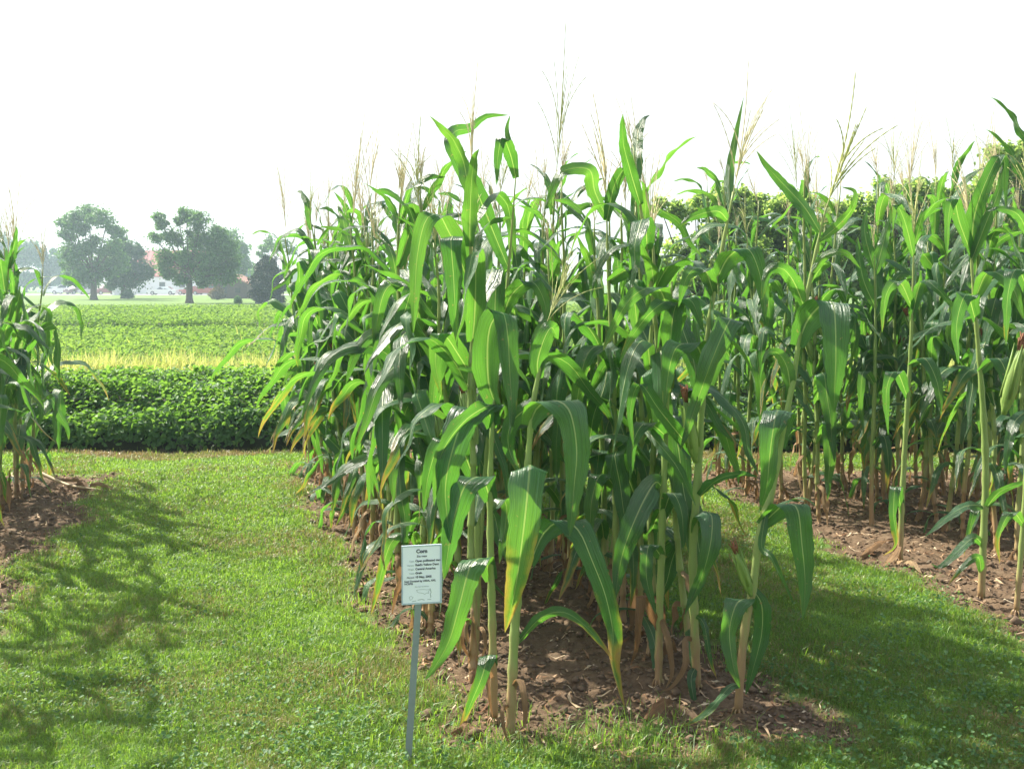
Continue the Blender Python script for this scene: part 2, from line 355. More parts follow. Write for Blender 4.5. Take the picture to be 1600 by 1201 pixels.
# ------------------------------------------------------------------ corn
def ribbon(name, Cn, S, W, v=None, seed=0, fold=.3, wave=.10, cross=5, sheath=False):
    """leaf blade along centres Cn with side vectors S and widths W"""
    r_ = random.Random(seed); n_ = len(Cn); V = []; uv = []
    ph = [r_.uniform(0, 6.28) for _ in range(4)]; fr = r_.uniform(16, 26)
    nick = [r_.uniform(-.10, .05) for _ in range(64)]
    for i in range(n_):
        t = i / (n_ - 1); Tn = (Cn[min(i + 1, n_ - 1)] - Cn[max(i - 1, 0)]).normalized(); s = S[i].normalized(); nr = s.cross(Tn).normalized()
        fo = fold * (1 - .75 * min(1, t * 2.2)) + .06 + .16 * sin(t * 8 + ph[0])
        for j in range(cross):
            a_ = (j / (cross - 1)) * 2 - 1
            wv = wave * a_ * a_ * (.6 * sin(fr * t + (ph[0] if a_ > 0 else ph[1])) + .4 * sin(fr * .47 * t + (ph[2] if a_ > 0 else ph[3]))) * min(1, t * 4)
            V.append(Cn[i] + s * (a_ * W[i] / 2 * (1 + nick[(i * 2 + (a_ > 0)) % 64] * abs(a_))) + nr * (abs(a_) * W[i] * .5 * fo + wv * W[i])); uv.append(((a_ + 1) / 2, t))
    Qd = [(i * cross + j, i * cross + j + 1, (i + 1) * cross + j + 1, (i + 1) * cross + j) for i in range(n_ - 1) for j in range(cross - 1)]
    return npmesh(name, np.array([tuple(q) for q in V]), np.array(Qd), uv=np.array(uv), smooth=True)
def wprof(t): return min(1, .46 + 2.4 * t) * max(0, 1 - t ** 2.4) ** .85
def sm01(a): a = max(0, min(1, a)); return a * a * (3 - 2 * a)

def leafmesh(kind, seed):
    r_ = random.Random(seed); N = 24; L = 1.0
    pts = [Vector((0, 0, 0))]; S = []; W = []
    az = 0
    drift = r_.uniform(-.6, .6); tw = r_.uniform(-.6, .6); tw2 = r_.uniform(-1.6, 1.6)
    if kind == 'arch': L, wd, e0, e1, k0 = r_.uniform(.72, .92), r_.uniform(.074, .102), R(r_.uniform(55, 72)), R(-r_.uniform(55, 85)), r_.uniform(.75, 1)
    if kind == 'fold': L, wd, e0, e1 = r_.uniform(.68, .88), r_.uniform(.082, .112), R(r_.uniform(42, 68)), R(-r_.uniform(76, 88)); kb = r_.uniform(.22, .48)
    if kind == 'up': L, wd, e0, e1 = r_.uniform(.45, .65), r_.uniform(.055, .08), R(r_.uniform(70, 80)), R(r_.uniform(-20, 45))
    if kind == 'low': L, wd, e0, e1 = r_.uniform(.5, .7), r_.uniform(.05, .075), R(r_.uniform(20, 50)), R(-r_.uniform(60, 85))
    if kind == 'dead': L, wd, e0, e1 = r_.uniform(.3, .55), r_.uniform(.025, .05), R(r_.uniform(-10, 30)), R(-r_.uniform(80, 95)); tw2 *= 2.2
    kink = r_.uniform(.35, .65); kd = r_.uniform(-.35, .35)
    for i in range(N + 1):
        t = i / N
        if kind == 'fold': e = e0 - .25 * t + (e1 - e0) * sm01((t - kb) / .10)
        elif kind == 'dead': e = e0 + (e1 - e0) * sm01(t / .35)
        elif kind == 'low': e = e0 + (e1 - e0) * sm01(t / .7)
        elif kind == 'up': e = e0 + (e1 - e0) * sm01((t - .2) / .8)
        else: e = e0 + (e1 - e0) * sm01(t / k0)
        e += kd * .45 * sin(t * 9 + drift * 9) + .22 * sin(t * 21 + tw * 8) * t
        a_ = drift * t * 1.2 + (.0 if t < kink else kd * .6)
        T_ = Vector((cos(e) * cos(a_), cos(e) * sin(a_), sin(e)))
        if i: pts.append(pts[-1] + T_ * (L / N))
        s = Vector((-sin(a_), cos(a_), 0)); q = tw * t + tw2 * sm01((t - .25) / .75)
        s = Matrix.Rotation(q, 3, T_) @ s; S.append(s); W.append(wd * wprof(t) * (1 if kind != 'dead' else 1 + .3 * sin(t * 20)) + .001)
    return ribbon("leaf", pts, S, W, seed=seed, fold=.5 if kind != 'dead' else .9, wave=.19 if kind != 'dead' else .2)
LIB = {k: [leafmesh(k, 100 * j + i) for i in range(c)] for j, (k, c) in enumerate([('arch', 16), ('fold', 14), ('up', 8), ('low', 8), ('dead', 8)])}
for k, ms in LIB.items():
    for q_ in ms: q_.materials.append(M_LEAF if k in ('arch', 'fold', 'up') else M_DEAD if k == 'dead' else M_YEL)
LIB['arch_y'] = [q_.copy() for q_ in LIB['arch'][:6]]
for q_ in LIB['arch_y']: q_.materials.clear(); q_.materials.append(M_YEL)

def stalkmat():
    m, n, l, p = mat("corn_stalk")
    tc = n.new("ShaderNodeTexCoord"); sx = n.new("ShaderNodeSeparateXYZ"); l.new(tc.outputs["Object"], sx.inputs[0])
    no = n.new("ShaderNodeTexNoise"); no.inputs["Scale"].default_value = 7; no.inputs["Detail"].default_value = 5
    mp = n.new("ShaderNodeMapping"); mp.inputs["Scale"].default_value = (6, 6, 1); l.new(tc.outputs["Object"], mp.inputs[0]); l.new(mp.outputs[0], no.inputs["Vector"])
    oi = n.new("ShaderNodeObjectInfo")
    hgt = mathn(n, l, 'ADD', sx.outputs[2], mathn(n, l, 'MULTIPLY', mathn(n, l, 'SUBTRACT', no.outputs[0], .5), .7))
    hgt = mathn(n, l, 'SUBTRACT', hgt, mathn(n, l, 'MULTIPLY', oi.outputs["Random"], .25))
    c = ramp(n, l, mathn(n, l, 'MULTIPLY', hgt, .5, clamp=True), [(0, (.34, .22, .12)), (.06, (.34, .28, .13)), (.16, (.26, .33, .11)), (.55, (.20, .30, .08)), (.9, (.26, .32, .10))])
    l.new(c, p.inputs["Base Color"]); p.inputs["Roughness"].default_value = .42; p.inputs["Specular IOR Level"].default_value = .45
    translucent(m, n, l, p, (.3, .5, .06), .12); return m
M_STALK = stalkmat()
M_TAS = simple("tassel_straw", (.58, .51, .30), .7, .25, 12)
M_TASG = simple("tassel_green", (.40, .42, .16), .7, .25, 12)
M_SILK = simple("silk_brown", (.19, .075, .035), .8, .3, 60, bump=.6)
m, n, l, p = mat("husk")
uvn = n.new("ShaderNodeTexCoord"); wv_ = n.new("ShaderNodeTexNoise"); mp = n.new("ShaderNodeMapping"); mp.inputs["Scale"].default_value = (60, 60, 3)
l.new(uvn.outputs["Object"], mp.inputs[0]); l.new(mp.outputs[0], wv_.inputs["Vector"]); wv_.inputs["Scale"].default_value = 2
l.new(ramp(n, l, wv_.outputs[0], [(.3, (.13, .24, .05)), (.7, (.27, .38, .10))]), p.inputs["Base Color"]); p.inputs["Roughness"].default_value = .5
bb = n.new("ShaderNodeBump"); bb.inputs["Strength"].default_value = .5; bb.inputs["Distance"].default_value = .004; l.new(wv_.outputs[0], bb.inputs["Height"]); l.new(bb.outputs[0], p.inputs["Normal"])
translucent(m, n, l, p, (.4, .6, .08), .2); M_HUSK = m

def stalkrad(t, r0): return r0 * (1 - .30 * t - .42 * max(0, (t - .45) / .55)) * (1 if t < .93 else .8)
def stalkmesh(H, r0, seed, nn=12):
    """jointed stalk; returns mesh and node heights"""
    r_ = random.Random(seed); pts = []; rad = []; nodes = []
    bx, by = r_.uniform(-.05, .05), r_.uniform(-.05, .05); zz = 0; zs = [0]
    while zs[-1] < H - .12: zs.append(zs[-1] + (.07 if len(zs) < 3 else r_.uniform(.14, .18) if zs[-1] < .9 else r_.uniform(.095, .14)))
    zs[-1] = H
    f_ = lambda z_: Vector((bx * (z_ / H) ** 2 + .006 * sin(z_ * 9 + seed), by * (z_ / H) ** 2 + .006 * cos(z_ * 8 + seed), z_))
    for i in range(len(zs) - 1):
        z0, z1 = zs[i], zs[i + 1]; t = z0 / H; t1 = z1 / H; r1 = stalkrad(t, r0)
        if i: nodes.append((z0, f_(z0)))
        pts += [f_(z0 - .006 if i else z0), f_(z0), f_(z0 + .012), f_(z0 + .03), f_((z0 + z1) / 2)]
        rad += [r1 * .92, r1 * 1.27, r1 * 1.2, r1 * 1.12, r1 * 1.0]
    pts.append(f_(H)); rad.append(stalkrad(1, r0) * .8)
    mb = MB().tube(pts, rad, 8)
    # prop roots at the foot
    for j in range(7):
        a_ = j * .9 + seed; mb.tube([(0.006 * cos(a_), .006 * sin(a_), .035), (.018 * cos(a_), .018 * sin(a_), .022), (.03 * cos(a_), .03 * sin(a_), -.02)], [.003, .003, .002], 4)
    return mb.mesh("stalk", True), nodes
def tasselmesh(H, nb_, seed, spread=.5):
    r_ = random.Random(seed); mb = MB()
    def sp(a_, b_, c_, r0, k=10):
        P_ = []; rr = []
        for i in range(k * 2 + 1):
            t = i / (k * 2); P_.append(a_ * (1 - t) ** 2 + b_ * 2 * t * (1 - t) + c_ * t * t); rr.append((r0 * (1 if i % 2 else .45) * (1 - .55 * t)) if t > .12 else r0 * .4)
        mb.tube(P_, rr, 5)
    lean = Vector((r_.uniform(-.12, .12), r_.uniform(-.12, .12), 1)) * H
    sp(Vector((0, 0, -.02)), Vector((0, 0, H * .5)), lean, .0046, 14)
    for i in range(nb_):
        z0 = H * (.05 + .33 * i / nb_); a_ = r_.uniform(0, 6.28); L_ = H * r_.uniform(.4, .68) * (1 - .2 * i / nb_); o = r_.uniform(.3, 1) * spread
        st = Vector((0, 0, z0)); d_ = Vector((cos(a_) * o, sin(a_) * o, 1)).normalized()
        end = st + d_ * L_ + Vector((cos(a_), sin(a_), -.6)) * L_ * r_.uniform(.0, .35)
        sp(st, st + d_ * L_ * .55, end, .0036, 8)
    return mb.mesh("tassel", True)
TAS = [tasselmesh(.32 + .035 * i, 7 + i, i, .16 + .05 * i) for i in range(7)]
for i, q_ in enumerate(TAS): q_.materials.append(M_TASG if i % 3 == 2 else M_TAS)
def earmesh(L=.22, r0=.027, seed=0):
    mb = MB(); mb.tube([(0, 0, -.02), (0, 0, .0), (0, 0, .03), (0, 0, .08), (0, 0, L * .55), (0, 0, L * .8), (0, 0, L)], [.010, .013, r0 * .85, r0, r0 * .92, r0 * .62, r0 * .3], 10)
    for j in range(4):
        a_ = j * 1.6 + seed; mb.tube([(r0 * .9 * cos(a_), r0 * .9 * sin(a_), .05), (r0 * .75 * cos(a_), r0 * .75 * sin(a_), L * .7), (r0 * .9 * cos(a_), r0 * .9 * sin(a_), L * 1.08)], [.008, .008, .001], 4)
    e = mb.mesh("ear", True); r_ = random.Random(seed); s = MB()
    for j in range(14):
        a_ = r_.uniform(0, 6.28); q = r_.uniform(.003, .014)
        s.tube([(q * .5 * cos(a_), q * .5 * sin(a_), L * .96), (q * cos(a_), q * sin(a_), L * 1.1), (q * 1.5 * cos(a_ + .6), q * 1.5 * sin(a_ + .6), L * 1.1 + r_.uniform(.02, .05))], [.004, .0035, .002], 4)
    s.tube([(0, 0, L * .93), (0, 0, L * 1.12), (.004, 0, L * 1.22)], [.009, .012, .006], 6)
    e.materials.append(M_HUSK); sm_ = s.mesh("silk", True); sm_.materials.append(M_SILK); return e, sm_
EARS = [earmesh(.21 + .02 * i, .024 + .002 * i, i) for i in range(3)]
STALKS = [stalkmesh(2.0 + .05 * i, .0155, i) for i in range(9)]

GRP = 'corn plants standing in the rows of the plots'
def corn(x, y, label, r_, scale=1.0, group=GRP, lean=None, tas=True, nleaf=None, small=1.0):
    t = thing("corn_plant", label, "corn", (x, y, float(gheight(x, y)) - .01), r_.uniform(0, 6.28), group)
    lx, ly = lean or (r_.gauss(0, .045), r_.gauss(0, .045))
    t.rotation_euler = (lx, ly, t.rotation_euler[2]); t.scale = (1, 1, 1)
    sm_, nodes = r_.choice(STALKS)
    o = obj("stalk", sm_, M_STALK, t); o.scale = (1, 1, scale)
    ph = r_.uniform(0, 6.28); nn = len(nodes); topz = sm_.vertices[0].co.z
    H = max(z for z, _ in nodes) * scale
    for i, (z_, p_) in enumerate(nodes):
        u = i / (nn - 1); q = Vector((p_.x, p_.y, p_.z * scale))
        az = ph + (i % 2) * pi + r_.gauss(0, .35)
        if z_ < .10 and r_.random() < .15: continue
        if u < .2: kind = r_.choice(['dead', 'dead', 'low'])
        elif u < .36: kind = r_.choice(['low', 'low', 'arch_y', 'arch_y', 'fold'])
        elif u < .8: kind = r_.choice(['arch', 'arch', 'fold', 'fold', 'arch_y' if u < .5 else 'fold'])
        else: kind = r_.choice(['up', 'up', 'arch'])
        me_ = r_.choice(LIB[kind]); lf = obj("leaf", me_, None, t)
        s_ = (.82 + .3 * sin(pi * min(1, u * 1.05))) * r_.uniform(.85, 1.1) * (small if u < .5 else 1)
        lf.location = q + Vector((cos(az), sin(az), 0)) * .008; lf.rotation_euler = (r_.gauss(0, .12), r_.gauss(0, .12), az); lf.scale = (s_, s_ * r_.choice([1, -1]), s_)
    for j in range(r_.choice([0, 1, 2])):
        lf = obj("leaf", r_.choice(LIB['dead']), None, t); az = r_.uniform(0, 6.28); s_ = r_.uniform(.35, .7)
        lf.location = (.008 * cos(az), .008 * sin(az), r_.uniform(.12, .35)); lf.rotation_euler = (r_.gauss(0, .3), R(r_.uniform(10, 40)), az); lf.scale = (s_, s_, s_)
    top = nodes[-1][1]; top = Vector((top.x, top.y, (max(v.co.z for v in sm_.vertices)) * scale - .03))
    if tas:
        q = obj("tassel", r_.choice(TAS), None, t); s_ = r_.uniform(.6, 1.0); q.scale = (s_, s_, s_ * (1.8 if r_.random() < .35 else 1.1)); q.location = top; q.rotation_euler = (r_.gauss(0, .1), r_.gauss(0, .1), r_.uniform(0, 6))
    if r_.random() < .45:
        k = min(nn - 1, int(nn * r_.uniform(.42, .55))); em, smm = r_.choice(EARS); az = r_.uniform(0, 6.28)
        q = obj("ear", em, None, t); q.location = Vector((nodes[k][1].x, nodes[k][1].y, nodes[k][0] * scale)) + Vector((cos(az), sin(az), 0)) * .02
        q.rotation_euler = (0, R(r_.uniform(14, 30)), az); obj("silk", smm, None, q)
    return t

# ---- plants whose stalks and leaves are set one by one
def spline(P_, N):
    P_ = [Vector(p) for p in P_]; 
    if len(P_) == 2: P_ = [P_[0], (P_[0] + P_[1]) / 2, P_[1]]
    E = [2 * P_[0] - P_[1]] + P_ + [2 * P_[-1] - P_[-2]]; n_ = len(P_) - 1
    ln = [(P_[i + 1] - P_[i]).length for i in range(n_)]; tot = sum(ln); out = []
    for k in range(N + 1):
        s = tot * k / N; i = 0
        while i < n_ - 1 and s > ln[i]: s -= ln[i]; i += 1
        t = min(1, s / max(ln[i], 1e-9)); a_, b_, c_, d_ = E[i], E[i + 1], E[i + 2], E[i + 3]
        out.append(.5 * ((2 * b_) + (c_ - a_) * t + (2 * a_ - 5 * b_ + 4 * c_ - d_) * t * t + (3 * b_ - a_ - 3 * c_ + d_) * t ** 3))
    return out
HSEED = [0]
def hero(label, Yb, stalk, leaves, tassel=None, ears=(), r0=.017, base=None):
    pts = [at(q[0], q[1], Yb + (q[2] if len(q) > 2 else 0)) for q in stalk]
    root = Vector((pts[0].x, pts[0].y, float(gheight(pts[0].x, pts[0].y)) - .01))
    t = thing("corn_plant", label, "corn", root, 0, GRP)
    Cn = spline([p_ - root for p_ in pts], 48); mb = MB(); P_ = []; rr = []
    H = sum((Cn[i + 1] - Cn[i]).length for i in range(48))
    for i, c_ in enumerate(Cn):
        u = i / 48; r1 = stalkrad(u, r0); k = (i % 4 == 0) and i > 0
        P_.append(c_); rr.append(r1 * (1.22 if k else 1.0 + .06 * ((i % 4) == 1)))
    mb.tube(P_, rr, 9)
    for j in range(8):
        a_ = j * .8; mb.tube([(0, 0, .04), (.02 * cos(a_), .02 * sin(a_), .025), (.034 * cos(a_), .034 * sin(a_), -.02)], [.004, .0035, .002], 4)
    obj("stalk", mb.mesh("stalk", True), M_STALK, t)
    camp = Vector((0, 0, CAMH))
    for lf in leaves:
        lp = lf['p']; wd = lf['w']; n_ = len(lp); bow = lf.get('dy', -.12); tw = lf.get('tw', (0, 0)); tot = n_ - 1
        wp = []
        for i, q in enumerate(lp):
            d_ = q[2] if len(q) > 2 else bow * sm01(i / tot * 1.8)
            wp.append(at(q[0], q[1], Yb + lf.get('y0', 0) + d_))
        Cl = spline(wp, 30); S = []; W = []; ll = sum((Cl[i + 1] - Cl[i]).length for i in range(30)); wd *= min(1, max(.5, ll / .48))
        for i, c_ in enumerate(Cl):
            T_ = (Cl[min(i + 1, 30)] - Cl[max(i - 1, 0)]).normalized(); vd = (c_ - camp).normalized()
            s = T_.cross(vd)
            s = s.normalized() if s.length > .05 else Vector((1, 0, 0))
            if S and s.dot(S[-1]) < 0 and False: s = -s
            u = i / 30; S.append(s); W.append(wd * (wprof(u) if not lf.get('pt') else min(1, .3 + 3 * u) * (1 - u ** 1.7)) + .001)
        zz_ = [c_.z for c_ in Cl]; up_ = max(zz_) - zz_[0]; dn_ = max(zz_) - zz_[-1]
        if up_ > .03 and dn_ > .08 and abs(Cl[-1].x - Cl[0].x) < 1.3 * dn_ + .02 or lf.get('x'):
            sg = 1 if Cl[-1].x >= Cl[0].x else -1; th = R(lf.get('tw', (12, 0))[0]) * sg * .6 + .2 * sg
            Xr = Vector((cos(th), -sin(th) * 1, 0)); S = []
            for i, c_ in enumerate(Cl):
                T_ = (Cl[min(i + 1, 30)] - Cl[max(i - 1, 0)]).normalized(); q_ = Xr - Xr.dot(T_) * T_ * .93
                S.append(q_.normalized())
            tw = (0, tw[1] * .6)
            for _ in range(3): S = [(S[max(i - 1, 0)] + S[i] * 2 + S[min(i + 1, 30)]).normalized() for i in range(31)]
        # smooth the side vectors then twist about the tangent
        S = [(S[max(i - 1, 0)] + S[i] * 2 + S[min(i + 1, 30)]).normalized() for i in range(31)]
        S2 = []
        for i in range(31):
            T_ = (Cl[min(i + 1, 30)] - Cl[max(i - 1, 0)]).normalized(); u = i / 30
            S2.append(Matrix.Rotation(R(tw[0] + (tw[1] - tw[0]) * u), 3, T_) @ S[i])
        HSEED[0] += 1
        me_ = ribbon("leaf", [c_ - root for c_ in Cl], S2, W, seed=HSEED[0], fold=.35, wave=lf.get('wave', .14), cross=7)
        obj("leaf", me_, {'g': M_LEAF, 'y': M_YEL, 'd': M_DEAD}[lf.get('m', 'g')], t)
    if tassel:
        q = obj("tassel", TAS[tassel.get('k', 3)], None, t); q.location = Cn[-1]; q.scale = (tassel.get('s', 1.),) * 3
        d_ = (Cn[-1] - Cn[-5]).normalized(); d_ = (d_ + Vector(tassel.get('d', (0, 0, 0)))).normalized(); q.rotation_euler = d_.to_track_quat('Z', 'Y').to_euler()
    for e in ears:
        em, smm = EARS[e.get('k', 1)]; q = obj("ear", em, None, t); a_ = at(*e['a'], Yb - .03) - root; b_ = at(*e['b'], Yb - .07) - root
        q.location = a_; q.rotation_euler = (b_ - a_).to_track_quat('Z', 'Y').to_euler(); s_ = (b_ - a_).length / em.vertices[0].co.length if False else (b_ - a_).length / (.21 + .02 * e.get('k', 1))
        q.scale = (e.get('w', s_), e.get('w', s_), s_); obj("silk", smm, None, q)
    return t
D = lambda p, w, **k: dict(p=p, w=w, **k)
hero('short corn plant nearest the camera with pale tassel and broad blade hanging down its front', 3.6,
     [(797, 1152), (803, 1010), (812, 880), (822, 760), (832, 640), (846, 560), (853, 508)],
     [D([(827, 665), (840, 636), (866, 625), (890, 642), (901, 700), (897, 760), (890, 838)], .125),
      D([(822, 770), (826, 735, -.06), (828, 728, -.13), (824, 775, -.17), (814, 860, -.18), (803, 930, -.17), (789, 988, -.14)], .142, m='y', wave=.04),
      D([(842, 592), (840, 565), (850, 530), (862, 512), (872, 530, .08)], .10, dy=-.04),
      D([(828, 880), (850, 832), (880, 812), (905, 830), (925, 875), (946, 930), (958, 990), (957, 1030), (968, 1075), (976, 1106)], .105, m='y', tw=(20, 30)),
      D([(808, 1005), (845, 965), (880, 956), (912, 975), (945, 1012), (960, 1035)], .045, m='y', tw=(40, 10)),
      D([(800, 1080), (812, 1060), (820, 1100), (818, 1135), (800, 1140)], .04, m='d'),
      D([(797, 1100), (785, 1110), (788, 1140), (795, 1160)], .035, m='d'),
      D([(838, 625), (800, 660), (795, 700), (815, 745)], .085, dy=.1)],
     tassel=dict(k=5, s=.75, d=(.25, 0, 0)), r0=.0185)
hero('slender corn plant just behind the sign with three long blades drooping towards the lawn', 3.75,
     [(772, 1118), (770, 1000), (767, 880), (766, 760), (770, 650), (776, 600), (781, 540)],
     [D([(770, 665), (760, 640), (730, 645), (708, 700), (696, 760), (700, 820), (704, 850)], .125, tw=(10, 25)),
      D([(768, 668), (775, 632, -.03), (735, 650), (700, 690), (684, 730), (678, 790)], .075, tw=(40, 30)),
      D([(766, 780), (752, 745), (728, 757), (712, 800), (702, 850), (694, 905)], .115, tw=(10, 20)),
      D([(767, 905), (755, 872), (735, 885), (718, 945), (702, 1000), (680, 1040), (664, 1062)], .105, tw=(5, 30)),
      D([(771, 1040), (764, 1022), (752, 1060), (735, 1100), (717, 1146)], .07, m='y', tw=(20, 0)),
      D([(778, 640), (764, 600), (762, 540), (768, 505), (785, 488), (793, 520), (797, 590), (800, 640), (797, 682)], .11),
      D([(776, 610), (760, 585), (730, 577), (712, 575)], .07, dy=.02),
      D([(771, 1060), (762, 1050), (765, 1090), (770, 1120)], .035, m='d'),
      D([(768, 800), (785, 780), (792, 800), (785, 850), (780, 880)], .08, dy=.05)], r0=.016)
hero('corn plant with one tall bent blade standing clear against the sky', 4.5,
     [(745, 1000), (750, 850), (762, 700), (776, 560), (790, 470), (798, 380), (806, 275)],
     [D([(795, 420), (775, 372), (745, 300), (722, 262), (706, 222), (712, 205, -.02), (735, 200, .1), (760, 182, .16), (795, 180, .2)], .085, tw=(20, 10)),
      D([(806, 278), (797, 240), (785, 215), (778, 245), (776, 290)], .07),
      D([(806, 275), (800, 240), (792, 205), (797, 180)], .055, dy=.1),
      D([(784, 500), (800, 460), (830, 440), (850, 470), (856, 520)], .08),
      D([(775, 560), (740, 520), (700, 540), (680, 600), (676, 650)], .095)], r0=.013)
hero('corn plant behind the sign with brown dried blades at its foot', 4.35,
     [(742, 1027), (745, 900), (746, 760), (742, 640), (738, 520), (735, 420)],
     [D([(738, 480), (728, 420), (700, 360), (685, 335), (665, 345), (652, 400), (648, 470), (646, 520)], .10, tw=(10, 20)),
      D([(742, 600), (720, 560), (690, 520), (680, 560), (690, 620)], .09),
      D([(745, 760), (720, 700), (690, 690), (670, 740), (662, 800)], .095),
      D([(745, 930), (730, 950), (722, 1000), (735, 1030)], .045, m='d'),
      D([(744, 980), (755, 985), (758, 1010), (750, 1035)], .04, m='d')], tassel=dict(k=3, s=1.1), r0=.016)
hero('corn plant at the lawn edge with long blade reaching out over the soil', 5.1,
     [(655, 985), (660, 850), (665, 740), (668, 620), (665, 520), (660, 400), (655, 330)],
     [D([(665, 735), (640, 722), (600, 708), (575, 715), (545, 730), (515, 752), (482, 770)], .075, tw=(20, 35)),
      D([(668, 640), (640, 590), (600, 550), (560, 540), (520, 556), (490, 600), (470, 660)], .085, tw=(25, 30)),
      D([(666, 560), (640, 530), (590, 520), (560, 545), (540, 600)], .09, tw=(20, 10)),
      D([(664, 700), (690, 690), (720, 720), (745, 760)], .08, tw=(30, 20)),
      D([(658, 860), (640, 830), (610, 850), (590, 920), (580, 960)], .07, m='y'),
      D([(662, 480), (640, 440), (605, 450), (590, 500), (585, 560)], .09),
      D([(656, 900), (640, 890), (622, 920), (612, 960)], .05, m='d')], tassel=dict(k=2, s=1.2), r0=.015)
hero('leaning corn plant beside the shaded alley with low brown-silked ear and broad hanging blades', 3.85,
     [(1153, 1112), (1162, 996), (1177, 912), (1187, 833), (1204, 775), (1220, 690), (1238, 600), (1257, 480), (1281, 365), (1291, 325)],
     [D([(1216, 700), (1222, 655), (1216, 640, -.1), (1210, 660, -.16), (1203, 710, -.17), (1198, 760, -.15), (1187, 800, -.1)], .115),
      D([(1190, 820), (1210, 800), (1228, 787), (1246, 795), (1253, 850), (1258, 910), (1255, 968)], .105),
      D([(1281, 362), (1258, 325), (1228, 292), (1200, 262), (1182, 236)], .065, tw=(30, 10), dy=.05),
      D([(1279, 378), (1310, 352), (1332, 325), (1336, 300), (1315, 292)], .062, tw=(20, 40)),
      D([(1246, 540), (1262, 500), (1285, 475), (1300, 472, -.08), (1305, 500, -.13), (1306, 560, -.14), (1304, 610, -.13), (1303, 645, -.1)], .125, wave=.03),
      D([(1236, 613), (1230, 575), (1216, 552), (1200, 552), (1190, 570)], .095, dy=-.05),
      D([(1172, 950), (1165, 935, -.04), (1150, 945, -.08), (1140, 985, -.1), (1145, 1035), (1156, 1075)], .095),
      D([(1176, 920), (1190, 945), (1190, 990), (1178, 1040), (1165, 1085)], .075, dy=.02),
      D([(1158, 1068), (1140, 1072), (1112, 1105), (1085, 1125), (1060, 1136)], .06, tw=(50, 30), m='y'),
      D([(1202, 770), (1190, 850), (1205, 870), (1230, 920), (1240, 945)], .035, tw=(40, 40)),
      D([(1257, 480), (1240, 440), (1222, 420), (1200, 425), (1190, 470)], .07),
      D([(1267, 430), (1290, 400), (1320, 395), (1345, 420)], .06)],
     tassel=dict(k=2, s=1.35, d=(.12, 0, 0)), ears=[dict(a=(1172, 925), b=(1150, 862), k=1)], r0=.0165)
hero('stout corn plant with a large green ear and heavy tassel at the alley side', 4.1,
     [(1089, 1072), (1084, 950), (1083, 850), (1090, 750), (1096, 640), (1106, 520), (1126, 400), (1146, 300)],
     [D([(1105, 600), (1125, 530), (1142, 498, -.08), (1128, 525, -.13), (1108, 575, -.15), (1090, 625), (1075, 670), (1062, 705)], .115),
      D([(1100, 570), (1088, 540), (1060, 540), (1046, 575), (1038, 640)], .105),
      D([(1085, 830), (1095, 800), (1112, 805, -.08), (1110, 850), (1095, 905), (1070, 960)], .105),
      D([(1093, 720), (1070, 690), (1030, 640), (1000, 600), (985, 640), (990, 700)], .06),
      D([(1000, 662, .1), (1033, 697), (1060, 733), (1087, 790)], .06, tw=(30, 40)),
      D([(1088, 780), (1120, 750), (1155, 740), (1185, 745)], .075, tw=(50, 30)),
      D([(1115, 460), (1100, 420), (1075, 430), (1060, 480)], .09),
      D([(1118, 440), (1140, 400), (1170, 390), (1190, 440), (1196, 500)], .09),
      D([(1138, 345), (1120, 330), (1080, 340), (1060, 355)], .08),
      D([(1140, 330), (1140, 270), (1152, 200), (1162, 152)], .045, dy=.1, pt=1),
      D([(1086, 1000), (1072, 1000), (1070, 1040), (1050, 1072), (1030, 1080)], .04, m='d'),
      D([(1085, 960), (1100, 975), (1110, 1030), (1120, 1060)], .04, m='y'),
      D([(1088, 1040), (1080, 1060), (1085, 1095), (1090, 1110)], .08)],
     tassel=dict(k=6, s=1.0), ears=[dict(a=(1086, 715), b=(1071, 625), k=2)], r0=.0185)
hero('corn plant with dried brown lower blades in the shade between the two front rows', 4.15,
     [(1029, 1076), (1030, 980), (1033, 880), (1036, 780), (1040, 680), (1045, 560), (1050, 440)],
     [D([(1035, 760), (1022, 755), (995, 805), (972, 868), (960, 940)], .11),
      D([(1037, 800), (1050, 770), (1065, 800), (1068, 860)], .08),
      D([(1034, 870), (1015, 850), (1010, 900), (1025, 960)], .08),
      D([(1040, 680), (1010, 660), (990, 690), (985, 750)], .08),
      D([(1030, 985), (1005, 930), (1000, 960), (995, 1010), (985, 1040)], .05, m='d'),
      D([(1030, 960), (1044, 1000), (1050, 1050), (1040, 1075)], .045, m='d'),
      D([(1045, 560), (1055, 480), (1080, 470), (1100, 520)], .09),
      D([(1048, 500), (1030, 452), (1000, 455), (975, 480), (955, 520), (942, 548)], .075),
      D([(1046, 545), (1058, 490), (1045, 470), (1015, 490), (985, 530), (968, 568)], .075)], r0=.0165)
hero('corn plant with drooping open tassel in the middle of the front gap', 4.7,
     [(960, 985), (962, 880), (962, 760), (960, 640), (956, 540), (950, 420), (948, 330)],
     [D([(958, 580), (940, 540), (915, 560), (900, 640), (895, 700)], .09),
      D([(948, 340), (930, 300), (920, 265), (880, 268), (862, 300), (850, 330)], .075, tw=(30, 20)),
      D([(948, 345), (960, 290), (980, 262), (995, 290), (1003, 325)], .06),
      D([(952, 440), (985, 420), (1015, 440), (1025, 500)], .09),
      D([(961, 700), (990, 690), (1010, 740), (1012, 800)], .09),
      D([(961, 760), (940, 740), (925, 780), (920, 860)], .09),
      D([(962, 860), (985, 850), (990, 900), (985, 950)], .06, m='y')], tassel=dict(k=4, s=1.2), r0=.016)
